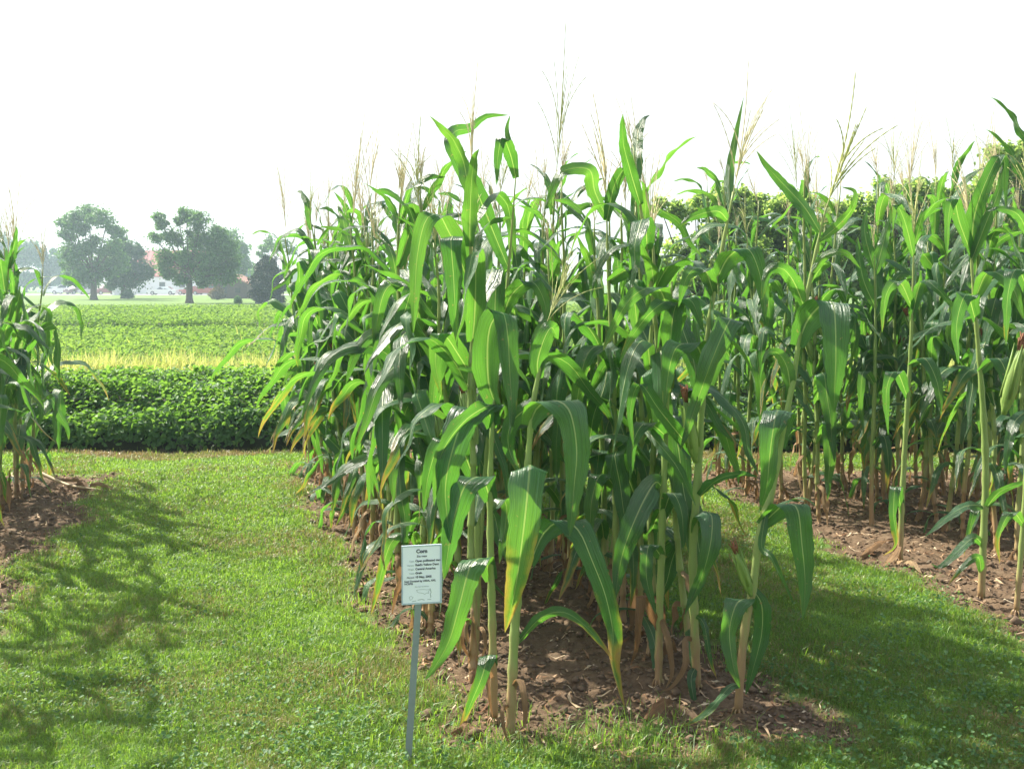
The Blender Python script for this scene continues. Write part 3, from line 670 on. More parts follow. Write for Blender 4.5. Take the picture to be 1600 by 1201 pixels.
# the open plot beyond the alley: front plants
hero('corn plant with pale jointed stalk and yellow blade at its foot in the far plot', 6.05,
     [(1406, 877), (1410, 770), (1416, 660), (1422, 560), (1426, 460), (1428, 380)],
     [D([(1409, 800), (1400, 760), (1396, 800), (1400, 850), (1380, 868)], .075, m='y'),
      D([(1418, 620), (1400, 580), (1385, 610), (1388, 680)], .08),
      D([(1424, 500), (1440, 440), (1465, 452), (1490, 480), (1512, 497)], .06, tw=(20, 30)),
      D([(1425, 480), (1405, 440), (1385, 460), (1378, 520)], .08),
      D([(1421, 570), (1445, 560), (1465, 600), (1470, 650)], .08),
      D([(1427, 400), (1415, 350), (1400, 320), (1395, 360)], .07),
      D([(1428, 385), (1440, 340), (1450, 310)], .06),
      D([(1407, 850), (1395, 870), (1370, 890), (1345, 893)], .06, m='d', tw=(30, 50))], tassel=dict(k=5, s=1.1), r0=.017)
hero('thick corn plant at the soil edge with upright blade bundle at its top', 5.35,
     [(1533, 933), (1537, 830), (1540, 740), (1536, 640), (1528, 540), (1520, 440), (1516, 370)],
     [D([(1518, 400), (1522, 340), (1540, 285), (1562, 243), (1570, 260), (1572, 330)], .10, pt=1),
      D([(1517, 395), (1500, 350), (1490, 310), (1482, 340), (1480, 400)], .085),
      D([(1517, 410), (1540, 350), (1560, 300), (1568, 250)], .06),
      D([(1537, 800), (1560, 770), (1590, 757), (1620, 752)], .07, tw=(40, 30)),
      D([(1538, 790), (1510, 790), (1480, 808), (1445, 838)], .075, tw=(40, 40)),
      D([(1536, 850), (1520, 840), (1490, 868), (1468, 885), (1455, 880)], .07, tw=(20, 20)),
      D([(1534, 900), (1528, 870), (1505, 885), (1480, 915)], .05, m='y'),
      D([(1524, 500), (1510, 460), (1495, 505), (1498, 570)], .10),
      D([(1531, 580), (1560, 560), (1580, 610), (1585, 670)], .09),
      D([(1522, 470), (1545, 425), (1580, 445), (1600, 500)], .08)], tassel=dict(k=4, s=1.1), r0=.0195)
hero('corn plant with slim stalk closest to the corner of the far plot', 5.05,
     [(1588, 955), (1598, 830), (1606, 700), (1612, 560), (1612, 430), (1608, 330)],
     [D([(1600, 820), (1580, 800), (1560, 840), (1562, 880)], .06, m='y'),
      D([(1611, 470), (1590, 420), (1575, 460), (1572, 540)], .09),
      D([(1609, 370), (1590, 335), (1560, 326), (1540, 332)], .075, tw=(30, 20)),
      D([(1606, 640), (1585, 660), (1575, 700), (1570, 740)], .07)], tassel=dict(k=2, s=1.2), r0=.014,
     ears=[dict(a=(1570, 640), b=(1594, 545), k=2)])
hero('tall upright corn plant of fresh light green with the sun coming through it', 6.9,
     [(1362, 850), (1362, 740), (1366, 620), (1368, 500), (1366, 400)],
     [D([(1366, 420), (1352, 370), (1352, 340), (1356, 320)], .09, dy=0, pt=1),
      D([(1367, 430), (1380, 380), (1390, 340), (1392, 318)], .09, dy=0, pt=1),
      D([(1368, 480), (1350, 440), (1342, 400), (1340, 370)], .08, dy=0),
      D([(1368, 500), (1390, 460), (1405, 430), (1430, 436)], .08),
      D([(1366, 600), (1350, 580), (1345, 620), (1350, 680)], .07),
      D([(1364, 700), (1380, 680), (1388, 720), (1385, 770)], .07, m='y')], tassel=dict(k=1, s=1.0), r0=.016)

# ---- the rest of the rows
r_ = random.Random(21)
ORD = ['first', 'second', 'third', 'fourth', 'fifth', 'sixth', 'seventh', 'eighth', 'ninth', 'tenth', 'eleventh', 'twelfth', 'thirteenth', 'fourteenth', 'fifteenth', 'sixteenth', 'seventeenth', 'eighteenth', 'nineteenth',
       'twentieth', 'twenty-first', 'twenty-second', 'twenty-third', 'twenty-fourth', 'twenty-fifth', 'twenty-sixth', 'twenty-seventh', 'twenty-eighth', 'twenty-ninth', 'thirtieth', 'thirty-first', 'thirty-second',
       'thirty-third', 'thirty-fourth', 'thirty-fifth', 'thirty-sixth', 'thirty-seventh', 'thirty-eighth', 'thirty-ninth', 'fortieth']
def row(f, d0, d1, step, phrase, start=0, jx=.05, scale=(.98, 1.12), group=GRP, keep=lambda d: True, lab=None, small=1.0, placed=()):
    d = d0; k = start
    while d < d1:
        x_ = f(d) + r_.gauss(0, jx)
        if keep(d):
            corn(x_, d, lab or f'{ORD[min(39, k + sum(q < d for q in placed))]} corn plant from the near end of {phrase}', r_, r_.uniform(*scale), group, small=small)
            k += 1
        d += step * r_.uniform(.75, 1.3)
    return k
kA = row(ROW_A, 4.2, 6.2, .125, 'the row edging the sunny lawn', 0, scale=(.86, .97), small=.88, keep=lambda d: not 4.33 < d < 4.52, placed=(3.6, 3.75, 4.35, 4.5, 5.1))
row(ROW_A, 6.25, 8.8, .12, 'the row edging the sunny lawn', kA, scale=(.93, 1.03), placed=(3.6, 3.75, 4.35, 4.5, 5.1))
row(ROW_B, 4.4, 8.8, .12, 'the centre row edging the shaded alley', 0, scale=(.88, 1.01), placed=(3.85, 4.1, 4.15, 4.7))
row(ROW_R, 7.1, 8.9, .16, 'the first row beyond the shaded alley', 0, placed=(5.05, 5.35, 6.05, 6.9))
row(lambda d: ROW_R(d, 1), 5.9, 8.9, .17, 'the second row beyond the shaded alley', 0)
row(lambda d: ROW_R(d, 2), 6.6, 8.9, .18, 'the third row beyond the shaded alley')
row(lambda d: ROW_R(d, 3), 7.6, 8.9, .2, '', lab='corn plant deep inside the far plot among others just like it', group='corn plants deep inside the plot beyond the shaded alley')
row(lambda d: ROW_R(d, 4), 8.2, 8.9, .3, '', lab='corn plant deep inside the far plot among others just like it', group='corn plants deep inside the plot beyond the shaded alley')
row(ROW_L, 6.9, 8.6, .20, 'the small plot across the lawn', 0, scale=(.80, .88))
row(lambda d: ROW_L(d, 1), 7.4, 8.6, .3, 'the inner row of the small plot', 0, scale=(.80, .88))
row(lambda d: ROW_L(d) + .2, 3.6, 6.7, .46, '', lab='corn plant outside the picture beside the sunny lawn', group='corn plants of the small plot outside the picture', scale=(.80, .92))

# leaf litter on the soil: dried strips and crumbs
x, y = scatter(7000, -9, 9, 3.3, 9.2, 1.3); sm_ = soilmask(x, y); k = (sm_ > -.02); x, y = x[k], y[k]; nb = len(x)
L_ = rng.gamma(1.3, .026, nb) + .010; W_ = rng.uniform(.003, .012, nb); az = rng.uniform(0, 2 * pi, nb)
seg = 5; V = []
for i in range(seg + 1):
    t = i / seg - .5; a2 = az + rng.normal(0, .25, nb) * t * 2; px_, py_ = x + np.cos(az) * L_ * t + np.sin(a2) * L_ * .15 * np.cos(t * 5), y + np.sin(az) * L_ * t
    zz = gheight(px_, py_) + .006 + .012 * (np.sin(t * 7 + az * 3) * .5 + .5) * (L_ / .08); w_ = W_ * (1 - (2 * t) ** 4 * .7) / 2
    sxx, syy = -np.sin(a2) * w_, np.cos(a2) * w_; cu = rng.uniform(-.6, .8, nb) * w_
    V += [np.stack([px_ - sxx, py_ - syy, zz + cu], 1), np.stack([px_ + sxx, py_ + syy, zz - cu + .002], 1)]
V = np.stack(V, 1); b0 = np.arange(nb)[:, None] * (2 * (seg + 1))
Qd = np.concatenate([b0 + np.array([2 * i, 2 * i + 1, 2 * i + 3, 2 * i + 2]) for i in range(seg)], 0)
M_LIT = tintmat("dry_litter", [(0, (.13, .06, .03)), (.4, (.30, .18, .10)), (.8, (.45, .34, .22)), (1, (.6, .5, .36))], [(0, (.2, .1, .04)), (1, (.5, .35, .2))], .15, .8, .2)
lit = obj("leaf_litter", npmesh("leaf_litter", V.reshape(-1, 3), Qd, tint=np.repeat(rng.uniform(0, 1, nb), 2 * (seg + 1)), smooth=True), M_LIT)
tag(lit, 'dry brown scraps of corn leaf lying on the bare soil', 'leaf litter', kind='stuff')
# fallen stalk by the small plot and pale husks by the far plot
t = thing("fallen_stalk", 'broken dry corn stalk lying on the soil and reaching onto the lawn', 'corn stalk', ground(150, 768))
b0_ = ground(150, 768)
pts = [at(62, 738, 8.3) - b0_, at(100, 755, 8.15) - b0_, at(128, 765, 8.0) - b0_ + Vector((0, 0, .02)), at(175, 769, 7.98) - b0_ + Vector((0, 0, .01))]
obj("stalk", MB().tube(spline(pts, 14), [.016 - .0007 * i for i in range(15)], 7).mesh("stalk", True), simple("dry_stalk", (.42, .32, .19), .7, .3, 15), t)
for j, (ax, ay, bx_, by_) in enumerate([(105, 760, 148, 770), (120, 762, 182, 770), (95, 748, 140, 772)]):
    A = at(ax, ay, 8.1) - b0_; B = at(bx_, by_, 7.95) - b0_; Cl = spline([A, (A + B) / 2 + Vector((0, .03, .05)), B + Vector((0, 0, .015))], 14)
    obj("leaf", ribbon("leaf", Cl, [Vector((0, .7, .7))] * 15, [.045 * wprof(i / 14) + .002 for i in range(15)], seed=j, fold=.9, wave=.15), M_DEAD, t)
for (ax, ay, bx_, by_, lb) in [(1345, 872, 1398, 845, 'pale dry husk leaf lying by the yellow-footed plant in the far plot'), (1398, 880, 1440, 898, 'curled pale dry leaf lying between soil and grass at the far plot'),
                               (1010, 1128, 1055, 1100, 'dry brown leaf lying flat before the centre plot'), (705, 1150, 728, 1160, 'pale bleached leaf lying on the soil edge near the sign post')]:
    A, B = ground(ax, ay), ground(bx_, by_); mid = (A + B) / 2; A -= mid; B -= mid
    o = obj("fallen_leaf", ribbon("fallen_leaf", spline([A + Vector((0, 0, .015)), Vector((.02, .02, .045)), B + Vector((0, 0, .012))], 12), [Vector((-(B - A).y, (B - A).x, .1)).normalized()] * 13, [.05 * wprof(i / 12) + .002 for i in range(13)], seed=int(ax), fold=.8, wave=.2), M_DEAD, None, mid)
    tag(o, lb, 'leaf')

# ------------------------------------------------------------------ the plot sign
base = ground(637, 1194); topp = at(656, 905, 3.52)
t = thing("plot_sign", 'small white printed card sign on a slim grey metal stake', 'sign', base)
up = (topp - base).normalized(); xs_ = Vector((1, .06, -.03)).normalized(); yv = up.cross(xs_).normalized() * -1
xs_ = up.cross(yv).normalized() * -1 if up.cross(yv).normalized().x < 0 else up.cross(yv).normalized()
yb = up.cross(xs_).normalized()      # away from the camera
if yb.y < 0: yb = -yb
Hs = (topp - base).length
def fr(a, b, c): return xs_ * a + yb * b + up * c
mb = MB(); mb.add([fr(a * .012, b, c) for c in (-.12, Hs) for a, b in ((-1, 0), (1, 0), (1, .004), (.35, .004), (.3, .012), (-.3, .012), (-.35, .004), (-1, .004))],
                  [tuple(range(7, -1, -1)), tuple(range(8, 16))] + [(i, (i + 1) % 8, (i + 1) % 8 + 8, i + 8) for i in range(8)])
obj("stake", mb.mesh("stake"), simple("stake_metal", (.20, .25, .24), .5, .12, 30, metal=.5), t)
pc = at(659, 897, 3.50) - base; PW, PH = .0725, .107
tilt = Matrix.Rotation(R(-1.5), 3, 'Y'); px3 = tilt @ Vector((1, .10, 0)).normalized(); pz3 = tilt @ Vector((.03, .05, 1)).normalized(); py3 = pz3.cross(px3).normalized()
def pf(a, c, b=0): return pc + px3 * a + pz3 * c + py3 * b
mb = MB(); cr = [(-PW, -PH), (PW, -PH), (PW, PH * .93), (PW * .97, PH), (-PW, PH)]
mb.add([pf(a, c, 0) for a, c in cr] + [pf(a, c, .005) for a, c in cr], [(0, 1, 2, 3, 4), (9, 8, 7, 6, 5)] + [(i, i + 5, (i + 1) % 5 + 5, (i + 1) % 5) for i in range(5)])
m, n, l, p = mat("backing_board"); p.inputs["Base Color"].default_value = (.62, .70, .82, 1); p.inputs["Roughness"].default_value = .3
card = obj("card_holder", mb.mesh("card_holder"), m, t)
mb = MB(); iw, ih = PW * .93, PH * .95
mb.add([pf(-iw, -ih, -.0015), pf(iw * .96, -ih, -.0015), pf(iw * .96, ih, -.0015), pf(-iw, ih, -.0015)] + [pf(-iw, -ih, 0.0), pf(iw * .96, -ih, 0), pf(iw * .96, ih, 0), pf(-iw, ih, 0)], [(0, 1, 2, 3), (0, 4, 5, 1), (1, 5, 6, 2), (2, 6, 7, 3), (3, 7, 4, 0)])
sheet = obj("printed_sheet", mb.mesh("printed_sheet"), simple("paper", (.80, .86, .93), .35, .03, 8), card)
mb = MB()
for a0, a1, c0, c1 in [(-PW, PW, PH * .955, PH), (-PW, PW, -PH, -PH * .955), (PW * .93, PW, -PH * .955, PH * .955), (-PW, -PW * .955, -PH * .955, PH * .955)]:
    mb.add([pf(a0, c0, -.003), pf(a1, c0, -.003), pf(a1, c1, -.003), pf(a0, c1, -.003), pf(a0, c0, -.0002), pf(a1, c0, -.0002), pf(a1, c1, -.0002), pf(a0, c1, -.0002)],
           [(0, 1, 2, 3), (0, 4, 5, 1), (1, 5, 6, 2), (2, 6, 7, 3), (3, 7, 4, 0)])
obj("clear_edge", mb.mesh("clear_edge"), simple("edge_plastic", (.45, .55, .62), .25, .05, 20), card)
ink = simple("ink", (.07, .08, .11), .6, .05); inkl = simple("ink_pale", (.33, .40, .40), .6, .05)
def text(s, a, c, size, align='LEFT', ofs=.0, m_=ink):
    cu = bpy.data.curves.new("t", 'FONT'); cu.body = s; cu.size = size; cu.align_x = align; cu.offset = ofs; cu.extrude = .0003; cu.resolution_u = 3
    o_ = bpy.data.objects.new("t", cu); COL.objects.link(o_); bpy.context.view_layer.update()
    me_ = bpy.data.meshes.new_from_object(o_.evaluated_get(bpy.context.evaluated_depsgraph_get())); bpy.data.objects.remove(o_)
    for v in me_.vertices: v.co = pf(a + v.co.x, c + v.co.y, -.0022 - v.co.z)
    me_.materials.clear(); obj("lettering", me_, m_, sheet)
text("Corn", 0, PH * .74, .0185, 'CENTER', .0009)
text("Zea mays", 0, PH * .60, .0095, 'CENTER', .0002)
for k, (a, b_) in enumerate([("Type:", "Open pollinated dent"), ("Variety:", "Reid's Yellow Dent"), ("Origin:", "Central America"), ("Uses:", "Grain"), ("Planted:", "10 May, 2005")]):
    c = PH * (.44 - .137 * k); text(a, -PW * .36, c, .0085, 'RIGHT', 0, inkl if k != 4 else ink); text(b_, -PW * .32, c, .0108, 'LEFT', .0004)
text("Seed Donated by USDA, ARS,", -PW * .86, PH * -.24, .0092, 'LEFT', .0003); text("NCRPIS", -PW * .86, PH * -.325, .0092, 'LEFT', .0003)
text("Zea mays distribution", -PW * .35, PH * -.42, .0058, 'LEFT', 0, inkl)
mb = MB()
def line(pts_, w_=.0007):
    for i in range(len(pts_) - 1):
        a = Vector((*pts_[i], 0)); b_ = Vector((*pts_[i + 1], 0)); d_ = (b_ - a).normalized(); q = Vector((-d_.y, d_.x, 0)) * w_
        mb.add([pf(v.x, v.y, -.0022) for v in (a - q, b_ - q, b_ + q, a + q)], [(0, 1, 2, 3)])
us = [(-.9, .55), (-.5, .62), (0, .6), (.35, .5), (.55, .55), (.75, .7), (.8, .6), (.6, .35), (.5, .1), (.55, -.15), (.45, -.1), (.3, -.05), (.1, -.3), (-.1, -.1), (-.4, .0), (-.75, .1), (-.9, .55)]
line([(.008 + a * .030, -PH * .62 + b_ * .020) for a, b_ in us])
line([(.030 + a * .006, -PH * .66 + b_ * .014) for a, b_ in [(.2, 1), (.6, .3), (.1, -.2), (.5, -.9), (.0, -1)]], .0012)
line([(-.038 + a * .007, -PH * .78 + b_ * .007) for a, b_ in [(-1, .6), (0, 1), (1, .3), (.3, -.7), (-.6, -1), (-1, .6)]])
line([(-.015, -PH * .86), (.0, -PH * .84), (.010, -PH * .87)], .0012); line([(.02, -PH * .86), (.034, -PH * .85)], .001); line([(-.035, -PH * .9), (-.02, -PH * .88)], .001)
obj("map", mb.mesh("map"), inkl, sheet)
line = None

# ------------------------------------------------------------------ soybeans
M_SOY = tintmat("soybean", [(0, (.045, .105, .035)), (.5, (.072, .17, .055)), (.85, (.11, .23, .08)), (1, (.22, .32, .07))], [(0, (.17, .40, .03)), (1, (.34, .58, .08))], .38, .6, .3, patch=.5)
M_SOYF = tintmat('soybean_far', [(0, (.06, .13, .045)), (.5, (.10, .20, .07)), (1, (.22, .32, .09))], [(0, (.2, .4, .05)), (1, (.4, .6, .1))], .34, .8, .15, patch=.35)
M_UNDER = simple("soybean_stem_shade", (.035, .045, .02), .9, .3, 9)  # dark green that paints in the shade among the soybean stems
def canopy(name, x0, x1, y0, y1, H, nl, size, label, front=.35, bump=.12, powr=0.0, persp=False, rows=.76, ml=None):
    def surf(x_, y_):
        e = np.clip((y_ - y0) / front, 0, 1); e2 = np.clip((y1 - y_) / front, 0, 1)
        return H * np.sqrt(np.clip(1 - (1 - e) ** 2, 0, 1)) * np.sqrt(np.clip(1 - (1 - e2) ** 2, 0, 1)) + bump * (vnoise(x_, y_, 2.0, 61) - .5) + bump * .6 * (vnoise(x_, y_, 5, 62) - .5) + bump * .35 * np.cos(2 * pi * (y_ - y0) / rows)
    nf = int(nl * .22); n2_ = nl - nf
    if persp: u = rng.uniform(0, 1, n2_); y_ = y0 * (y1 / y0) ** u; x_ = rng.uniform(x0, x1, n2_) * (y_ / y1)
    else: y_ = rng.uniform(y0, y1, n2_); x_ = rng.uniform(x0, x1, n2_)
    z_ = surf(x_, y_) + rng.normal(0, .035, n2_) - .02
    fx = rng.uniform(x0, x1, nf) * ((y0 / y1) if persp else 1); fy = y0 + front * rng.beta(1, 2.4, nf); fz = surf(fx, fy) * rng.uniform(.12, 1, nf) ** .6 + .02; fy = fy - .02
    P_ = np.concatenate([np.stack([x_, y_, z_], 1), np.stack([fx, fy, fz], 1)], 0)
    nm = np.concatenate([np.stack([rng.normal(-.15, .5, n2_), rng.normal(0, .5, n2_), np.ones(n2_)], 1), np.stack([rng.normal(0, .5, nf), -np.ones(nf) * .8, rng.normal(.5, .4, nf)], 1)], 0)
    sz_ = size * rng.uniform(.65, 1.25, nl)
    if persp: sz_ = sz_ * np.clip(P_[:, 1] / y0, 1, 3) ** .7
    V = leaflets(P_, nm, sz_, rng.uniform(.6, .85, nl), np.clip(rng.normal(.45, .22, nl), 0, 1), name)
    o = obj(name, V, ml or M_SOY); tag(o, label, 'soybeans', kind='stuff')
    # dark understorey sheet below the leaves, its colour standing in for stems and inner shade
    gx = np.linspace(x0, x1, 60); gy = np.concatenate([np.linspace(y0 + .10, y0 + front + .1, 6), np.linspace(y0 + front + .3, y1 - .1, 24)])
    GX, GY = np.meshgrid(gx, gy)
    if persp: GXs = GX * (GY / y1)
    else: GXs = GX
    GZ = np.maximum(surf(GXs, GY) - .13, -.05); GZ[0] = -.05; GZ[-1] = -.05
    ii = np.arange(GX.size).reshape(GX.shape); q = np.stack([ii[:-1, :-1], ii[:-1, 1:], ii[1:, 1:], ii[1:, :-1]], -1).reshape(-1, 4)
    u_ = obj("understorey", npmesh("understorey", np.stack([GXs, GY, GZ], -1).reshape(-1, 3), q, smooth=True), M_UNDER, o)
    return o
canopy("soybean_strip", -7, 9.5, 10.1, 12.9, .62, 95000, .060, 'strip of leafy green soybeans beyond the end of the lawn', front=1.1, bump=.16)
canopy("soybean_plot", -16, 20, 13.9, 26.2, .60, 170000, .055, 'second wider plot of soybeans beyond the yellow grass', persp=True, front=.4, bump=.07, ml=M_SOYF)
canopy("soybean_field", -34, 34, 28.0, 50, .66, 240000, .075, 'far open field of soybeans before the farm', persp=True, front=.5, bump=.06, ml=M_SOYF)
x = rng.uniform(-7, 8, 12000); clx = vnoise(x, x * 0, .9, 71); k = (clx > .48 + rng.normal(0, .1, 12000)) | (rng.uniform(0, 1, 12000) < .12); x = x[k]; nb = len(x); y = rng.normal(13.35, .24, nb)
yg = blades(np.stack([x, y, np.full(nb, .25)], 1), rng.uniform(.35, .62, nb) * (.8 + .45 * vnoise(x, x * 0 + 3, 2.2, 5)), rng.uniform(.010, .022, nb), rng.uniform(.05, .7, nb), rng.uniform(0, 1, nb), "yellow_grass", None)
M_YG = tintmat("yellow_grass", [(0, (.30, .40, .10)), (.5, (.48, .52, .16)), (1, (.62, .62, .26))], [(0, (.45, .55, .1)), (1, (.7, .68, .25))], .4, .6, .3)
tag(obj("yellow_grass", yg, M_YG), 'patchy band of yellowed grass growing between the soybean plots', 'grass', kind='stuff')
x = rng.uniform(-16, -2, 1200); y = rng.uniform(14.5, 24, 1200); k = vnoise(x, y, .5, 77) > .55; x, y = x[k], y[k]; nb = len(x)
tag(obj("weedy_grass", blades(np.stack([x, y, np.full(nb, .5)], 1), rng.uniform(.12, .4, nb), rng.uniform(.015, .03, nb), rng.uniform(.1, .8, nb), rng.uniform(.0, .6, nb), "weedy_grass", None), M_YG), 'thin yellow-green weeds poking out of the second soybean plot', 'weeds', kind='stuff')

# ------------------------------------------------------------------ trees
def treemat(name, d, b_, tr, fac=.25): return tintmat(name, [(0, d), (1, b_)], [(0, tr), (1, tuple(min(1, c * 1.5) for c in tr))], fac, .6, .3)
M_T1 = treemat("oak_foliage", (.04, .11, .04), (.10, .20, .065), (.18, .36, .07))
M_T2 = treemat("dark_foliage", (.026, .075, .030), (.055, .13, .045), (.09, .20, .05))
M_T3 = treemat("near_tree_foliage", (.09, .17, .055), (.20, .30, .10), (.42, .60, .12), .45)
M_CON = treemat("conifer_foliage", (.015, .035, .022), (.03, .06, .035), (.03, .06, .02), .1)
M_RUST = treemat("rusty_foliage", (.09, .09, .04), (.17, .13, .06), (.2, .15, .05))
M_BARK = simple("bark", (.10, .08, .065), .9, .3, 4, bump=.5)
def tree(name, label, cat, base_, trunk_h, tr, blobs, nl, size, ml, group=None, limbs=True, seed=0, sub=2):
    """blobs: (dx, dz, r[, dy[, weight]]) relative to the base"""
    g_ = np.random.default_rng(seed); base_ = Vector(base_); t = thing(name, label, cat, base_, 0, group); P_ = []; Nn = []
    full = list(blobs)
    for b in blobs:
        for _ in range(sub): q = g_.uniform(0, 6.28); full.append((b[0] + b[2] * .8 * cos(q), b[1] + b[2] * .7 * sin(q), b[2] * g_.uniform(.3, .6)))
    tot = sum(b[2] ** 2 for b in full)
    for b in full:
        dx, dz, r = b[:3]; dy = b[3] if len(b) > 3 else g_.normal(0, r * .5); k = int(nl * r * r / tot)
        # clumps inside each bough
        nc = 16; cc = g_.normal(0, 1, (nc, 3)); cc /= np.linalg.norm(cc, axis=1)[:, None]; cc *= (g_.uniform(.35, .95, nc) * r)[:, None]
        w_ = g_.integers(0, nc, k); off = g_.normal(0, 1, (k, 3)) * r * .34
        p_ = cc[w_] + off; p_[:, 2] *= .8; nm = cc[w_] / r + g_.normal(0, .6, (k, 3)) + np.array([0, 0, .5])
        P_.append(p_ + np.array([dx, dy, dz])); Nn.append(nm)
    P_ = np.concatenate(P_); Nn = np.concatenate(Nn); nn = len(P_)
    global rng
    V = leaflets(P_, Nn, size * g_.uniform(.6, 1.4, nn), g_.uniform(.6, 1, nn), g_.uniform(0, 1, nn), "crown")
    obj("crown", V, ml, t)
    mb = MB(); mb.tube([(0, 0, -.2), (0, 0, trunk_h * .15), (.02 * trunk_h, 0, trunk_h * .6), (0, 0, trunk_h)], [tr * 1.3, tr * .85, tr * .75, tr * .6], 9)
    if limbs:
        for b in blobs:
            dx, dz, r = b[:3]; dy = b[3] if len(b) > 3 else 0; e = Vector((dx, dy, dz)); s_ = Vector((0, 0, trunk_h * .9))
            mb.tube([s_, s_.lerp(e, .5) + Vector((0, 0, -.08 * (e - s_).length)), e, e + (e - s_).normalized() * r * .5], [tr * .36, tr * .2, tr * .1, tr * .03], 5)
    obj("trunk", mb.mesh("trunk", True), M_BARK, t); return t
def pxblobs(bx, by, Yd, L):        # list of (px, py, radius px) seen at distance Yd
    o = at(bx, by, Yd); k = Yd / F; return [((q[0] - bx) * k, at(q[0], q[1], Yd).z, q[2] * k) for q in L]
def gb(px, Yd): q = at(px, 600, Yd); return Vector((q.x, Yd, 0))
tree("broadleaf_tree", 'large open-crowned tree with sky showing through it, standing alone on the farm lawn', 'tree', gb(152, 112), 3.2, .42,
     pxblobs(152, 600, 112, [(124, 347, 16), (150, 336, 16), (178, 344, 17), (194, 365, 12), (142, 360, 10), (116, 366, 11), (124, 395, 18), (150, 385, 15), (182, 385, 15), (116, 415, 13), (130, 425, 20), (165, 415, 20), (190, 412, 15), (150, 438, 13), (120, 436, 10)]),
     17000, .26, M_T1, 'broad trees around the farm', seed=1)
tree("broadleaf_tree", 'dense dark rounded tree just behind the open-crowned tree', 'tree', gb(198, 122), 2.0, .38,
     pxblobs(198, 600, 122, [(205, 385, 15), (185, 395, 14), (225, 395, 12), (198, 410, 22), (225, 420, 17), (180, 420, 16), (205, 435, 20), (232, 430, 11), (185, 440, 12)]), 14000, .26, M_T2, 'broad trees around the farm', seed=2)
tree("broadleaf_tree", 'broad spreading tree with ragged leaning top in front of the red-roofed barn', 'tree', gb(300, 92), 3.0, .36,
     pxblobs(300, 600, 92, [(258, 340, 9), (262, 352, 9), (300, 335, 13), (288, 345, 8), (322, 346, 14), (250, 372, 10), (280, 372, 14), (312, 375, 19), (345, 372, 18), (362, 385, 15), (265, 402, 16), (300, 405, 18), (335, 405, 22), (365, 405, 16), (275, 428, 12), (320, 430, 19), (352, 428, 18), (290, 437, 10), (262, 425, 8)]),
     19000, .21, M_T1, 'broad trees around the farm', seed=3)
tree("broadleaf_tree", 'tall hazy tree standing behind the ragged spreading tree', 'tree', gb(365, 150), 4, .4,
     pxblobs(365, 600, 150, [(350, 365, 12), (368, 372, 14), (380, 388, 12), (360, 395, 20), (378, 415, 16), (345, 410, 16), (368, 432, 18)]), 8000, .36, M_T1, 'broad trees around the farm', seed=4)
tree("thin_tree", 'thin wispy tree rising behind the dark conifer', 'tree', gb(435, 135), 5.5, .22,
     pxblobs(435, 600, 135, [(428, 378, 9), (418, 388, 8), (440, 388, 9), (412, 398, 6), (452, 380, 6), (462, 392, 8), (405, 425, 9), (398, 445, 12)]), 1900, .32, M_T1, 'broad trees around the farm', seed=5)
def conifer(label, px, Yd, topy, wpx, nl, seed, size=.3, name="conifer_tree", group=None, ml=None):
    b_ = gb(px, Yd); H = at(px, topy, Yd).z; Rr = wpx / 2 * Yd / F; t = thing(name, label, 'conifer', b_, 0, group); g_ = np.random.default_rng(seed)
    u = g_.beta(1.1, 1.5, nl); z_ = .1 + u * (H - .1); a_ = g_.uniform(0, 6.28, nl); lay = .82 + .22 * np.sin(a_ * 3 + z_ * 5) + g_.normal(0, .08, nl)
    prof = np.minimum(1, .78 + u * .6) * np.clip(1 - u ** 2.2, 0, 1) ** .6; r = Rr * prof * lay * np.sqrt(g_.uniform(.45, 1, nl))
    P_ = np.stack([r * np.cos(a_), r * np.sin(a_), z_ * (1 + .02 * g_.normal(0, 1, nl))], 1); nm = np.stack([np.cos(a_), np.sin(a_), .6 + g_.normal(0, .4, nl)], 1) + g_.normal(0, .4, (nl, 3))
    obj("crown", leaflets(P_, nm, size * g_.uniform(.6, 1.3, nl), g_.uniform(.3, .6, nl), g_.uniform(0, 1, nl), "crown"), ml or M_CON, t)
    obj("trunk", MB().tube([(0, 0, -.1), (0, 0, H * .5), (0, 0, H * .97)], [.18, .1, .02], 7).mesh("trunk", True), M_BARK, t); return t
conifer('dark broad conifer at the corner of the farm lawn', 422, 88, 400, 62, 9000, 6, .24)
conifer('small clipped round shrub on the farm lawn before the brown shed', 375, 84, 462, 15, 1200, 7, .12, "shrub", ml=M_T1)
conifer('rusty-leaved bush on the farm lawn beside the brown shed', 344, 112, 448, 30, 1800, 8, .2, "bush", ml=M_RUST)
conifer('narrow dark conifer poking out of the hazy far treeline', 80, 200, 384, 16, 1500, 9, .45)
conifer('low green shrub at the foot of the dense dark tree', 205, 119, 452, 22, 1000, 19, .2, "shrub", ml=M_T2)
k = 0
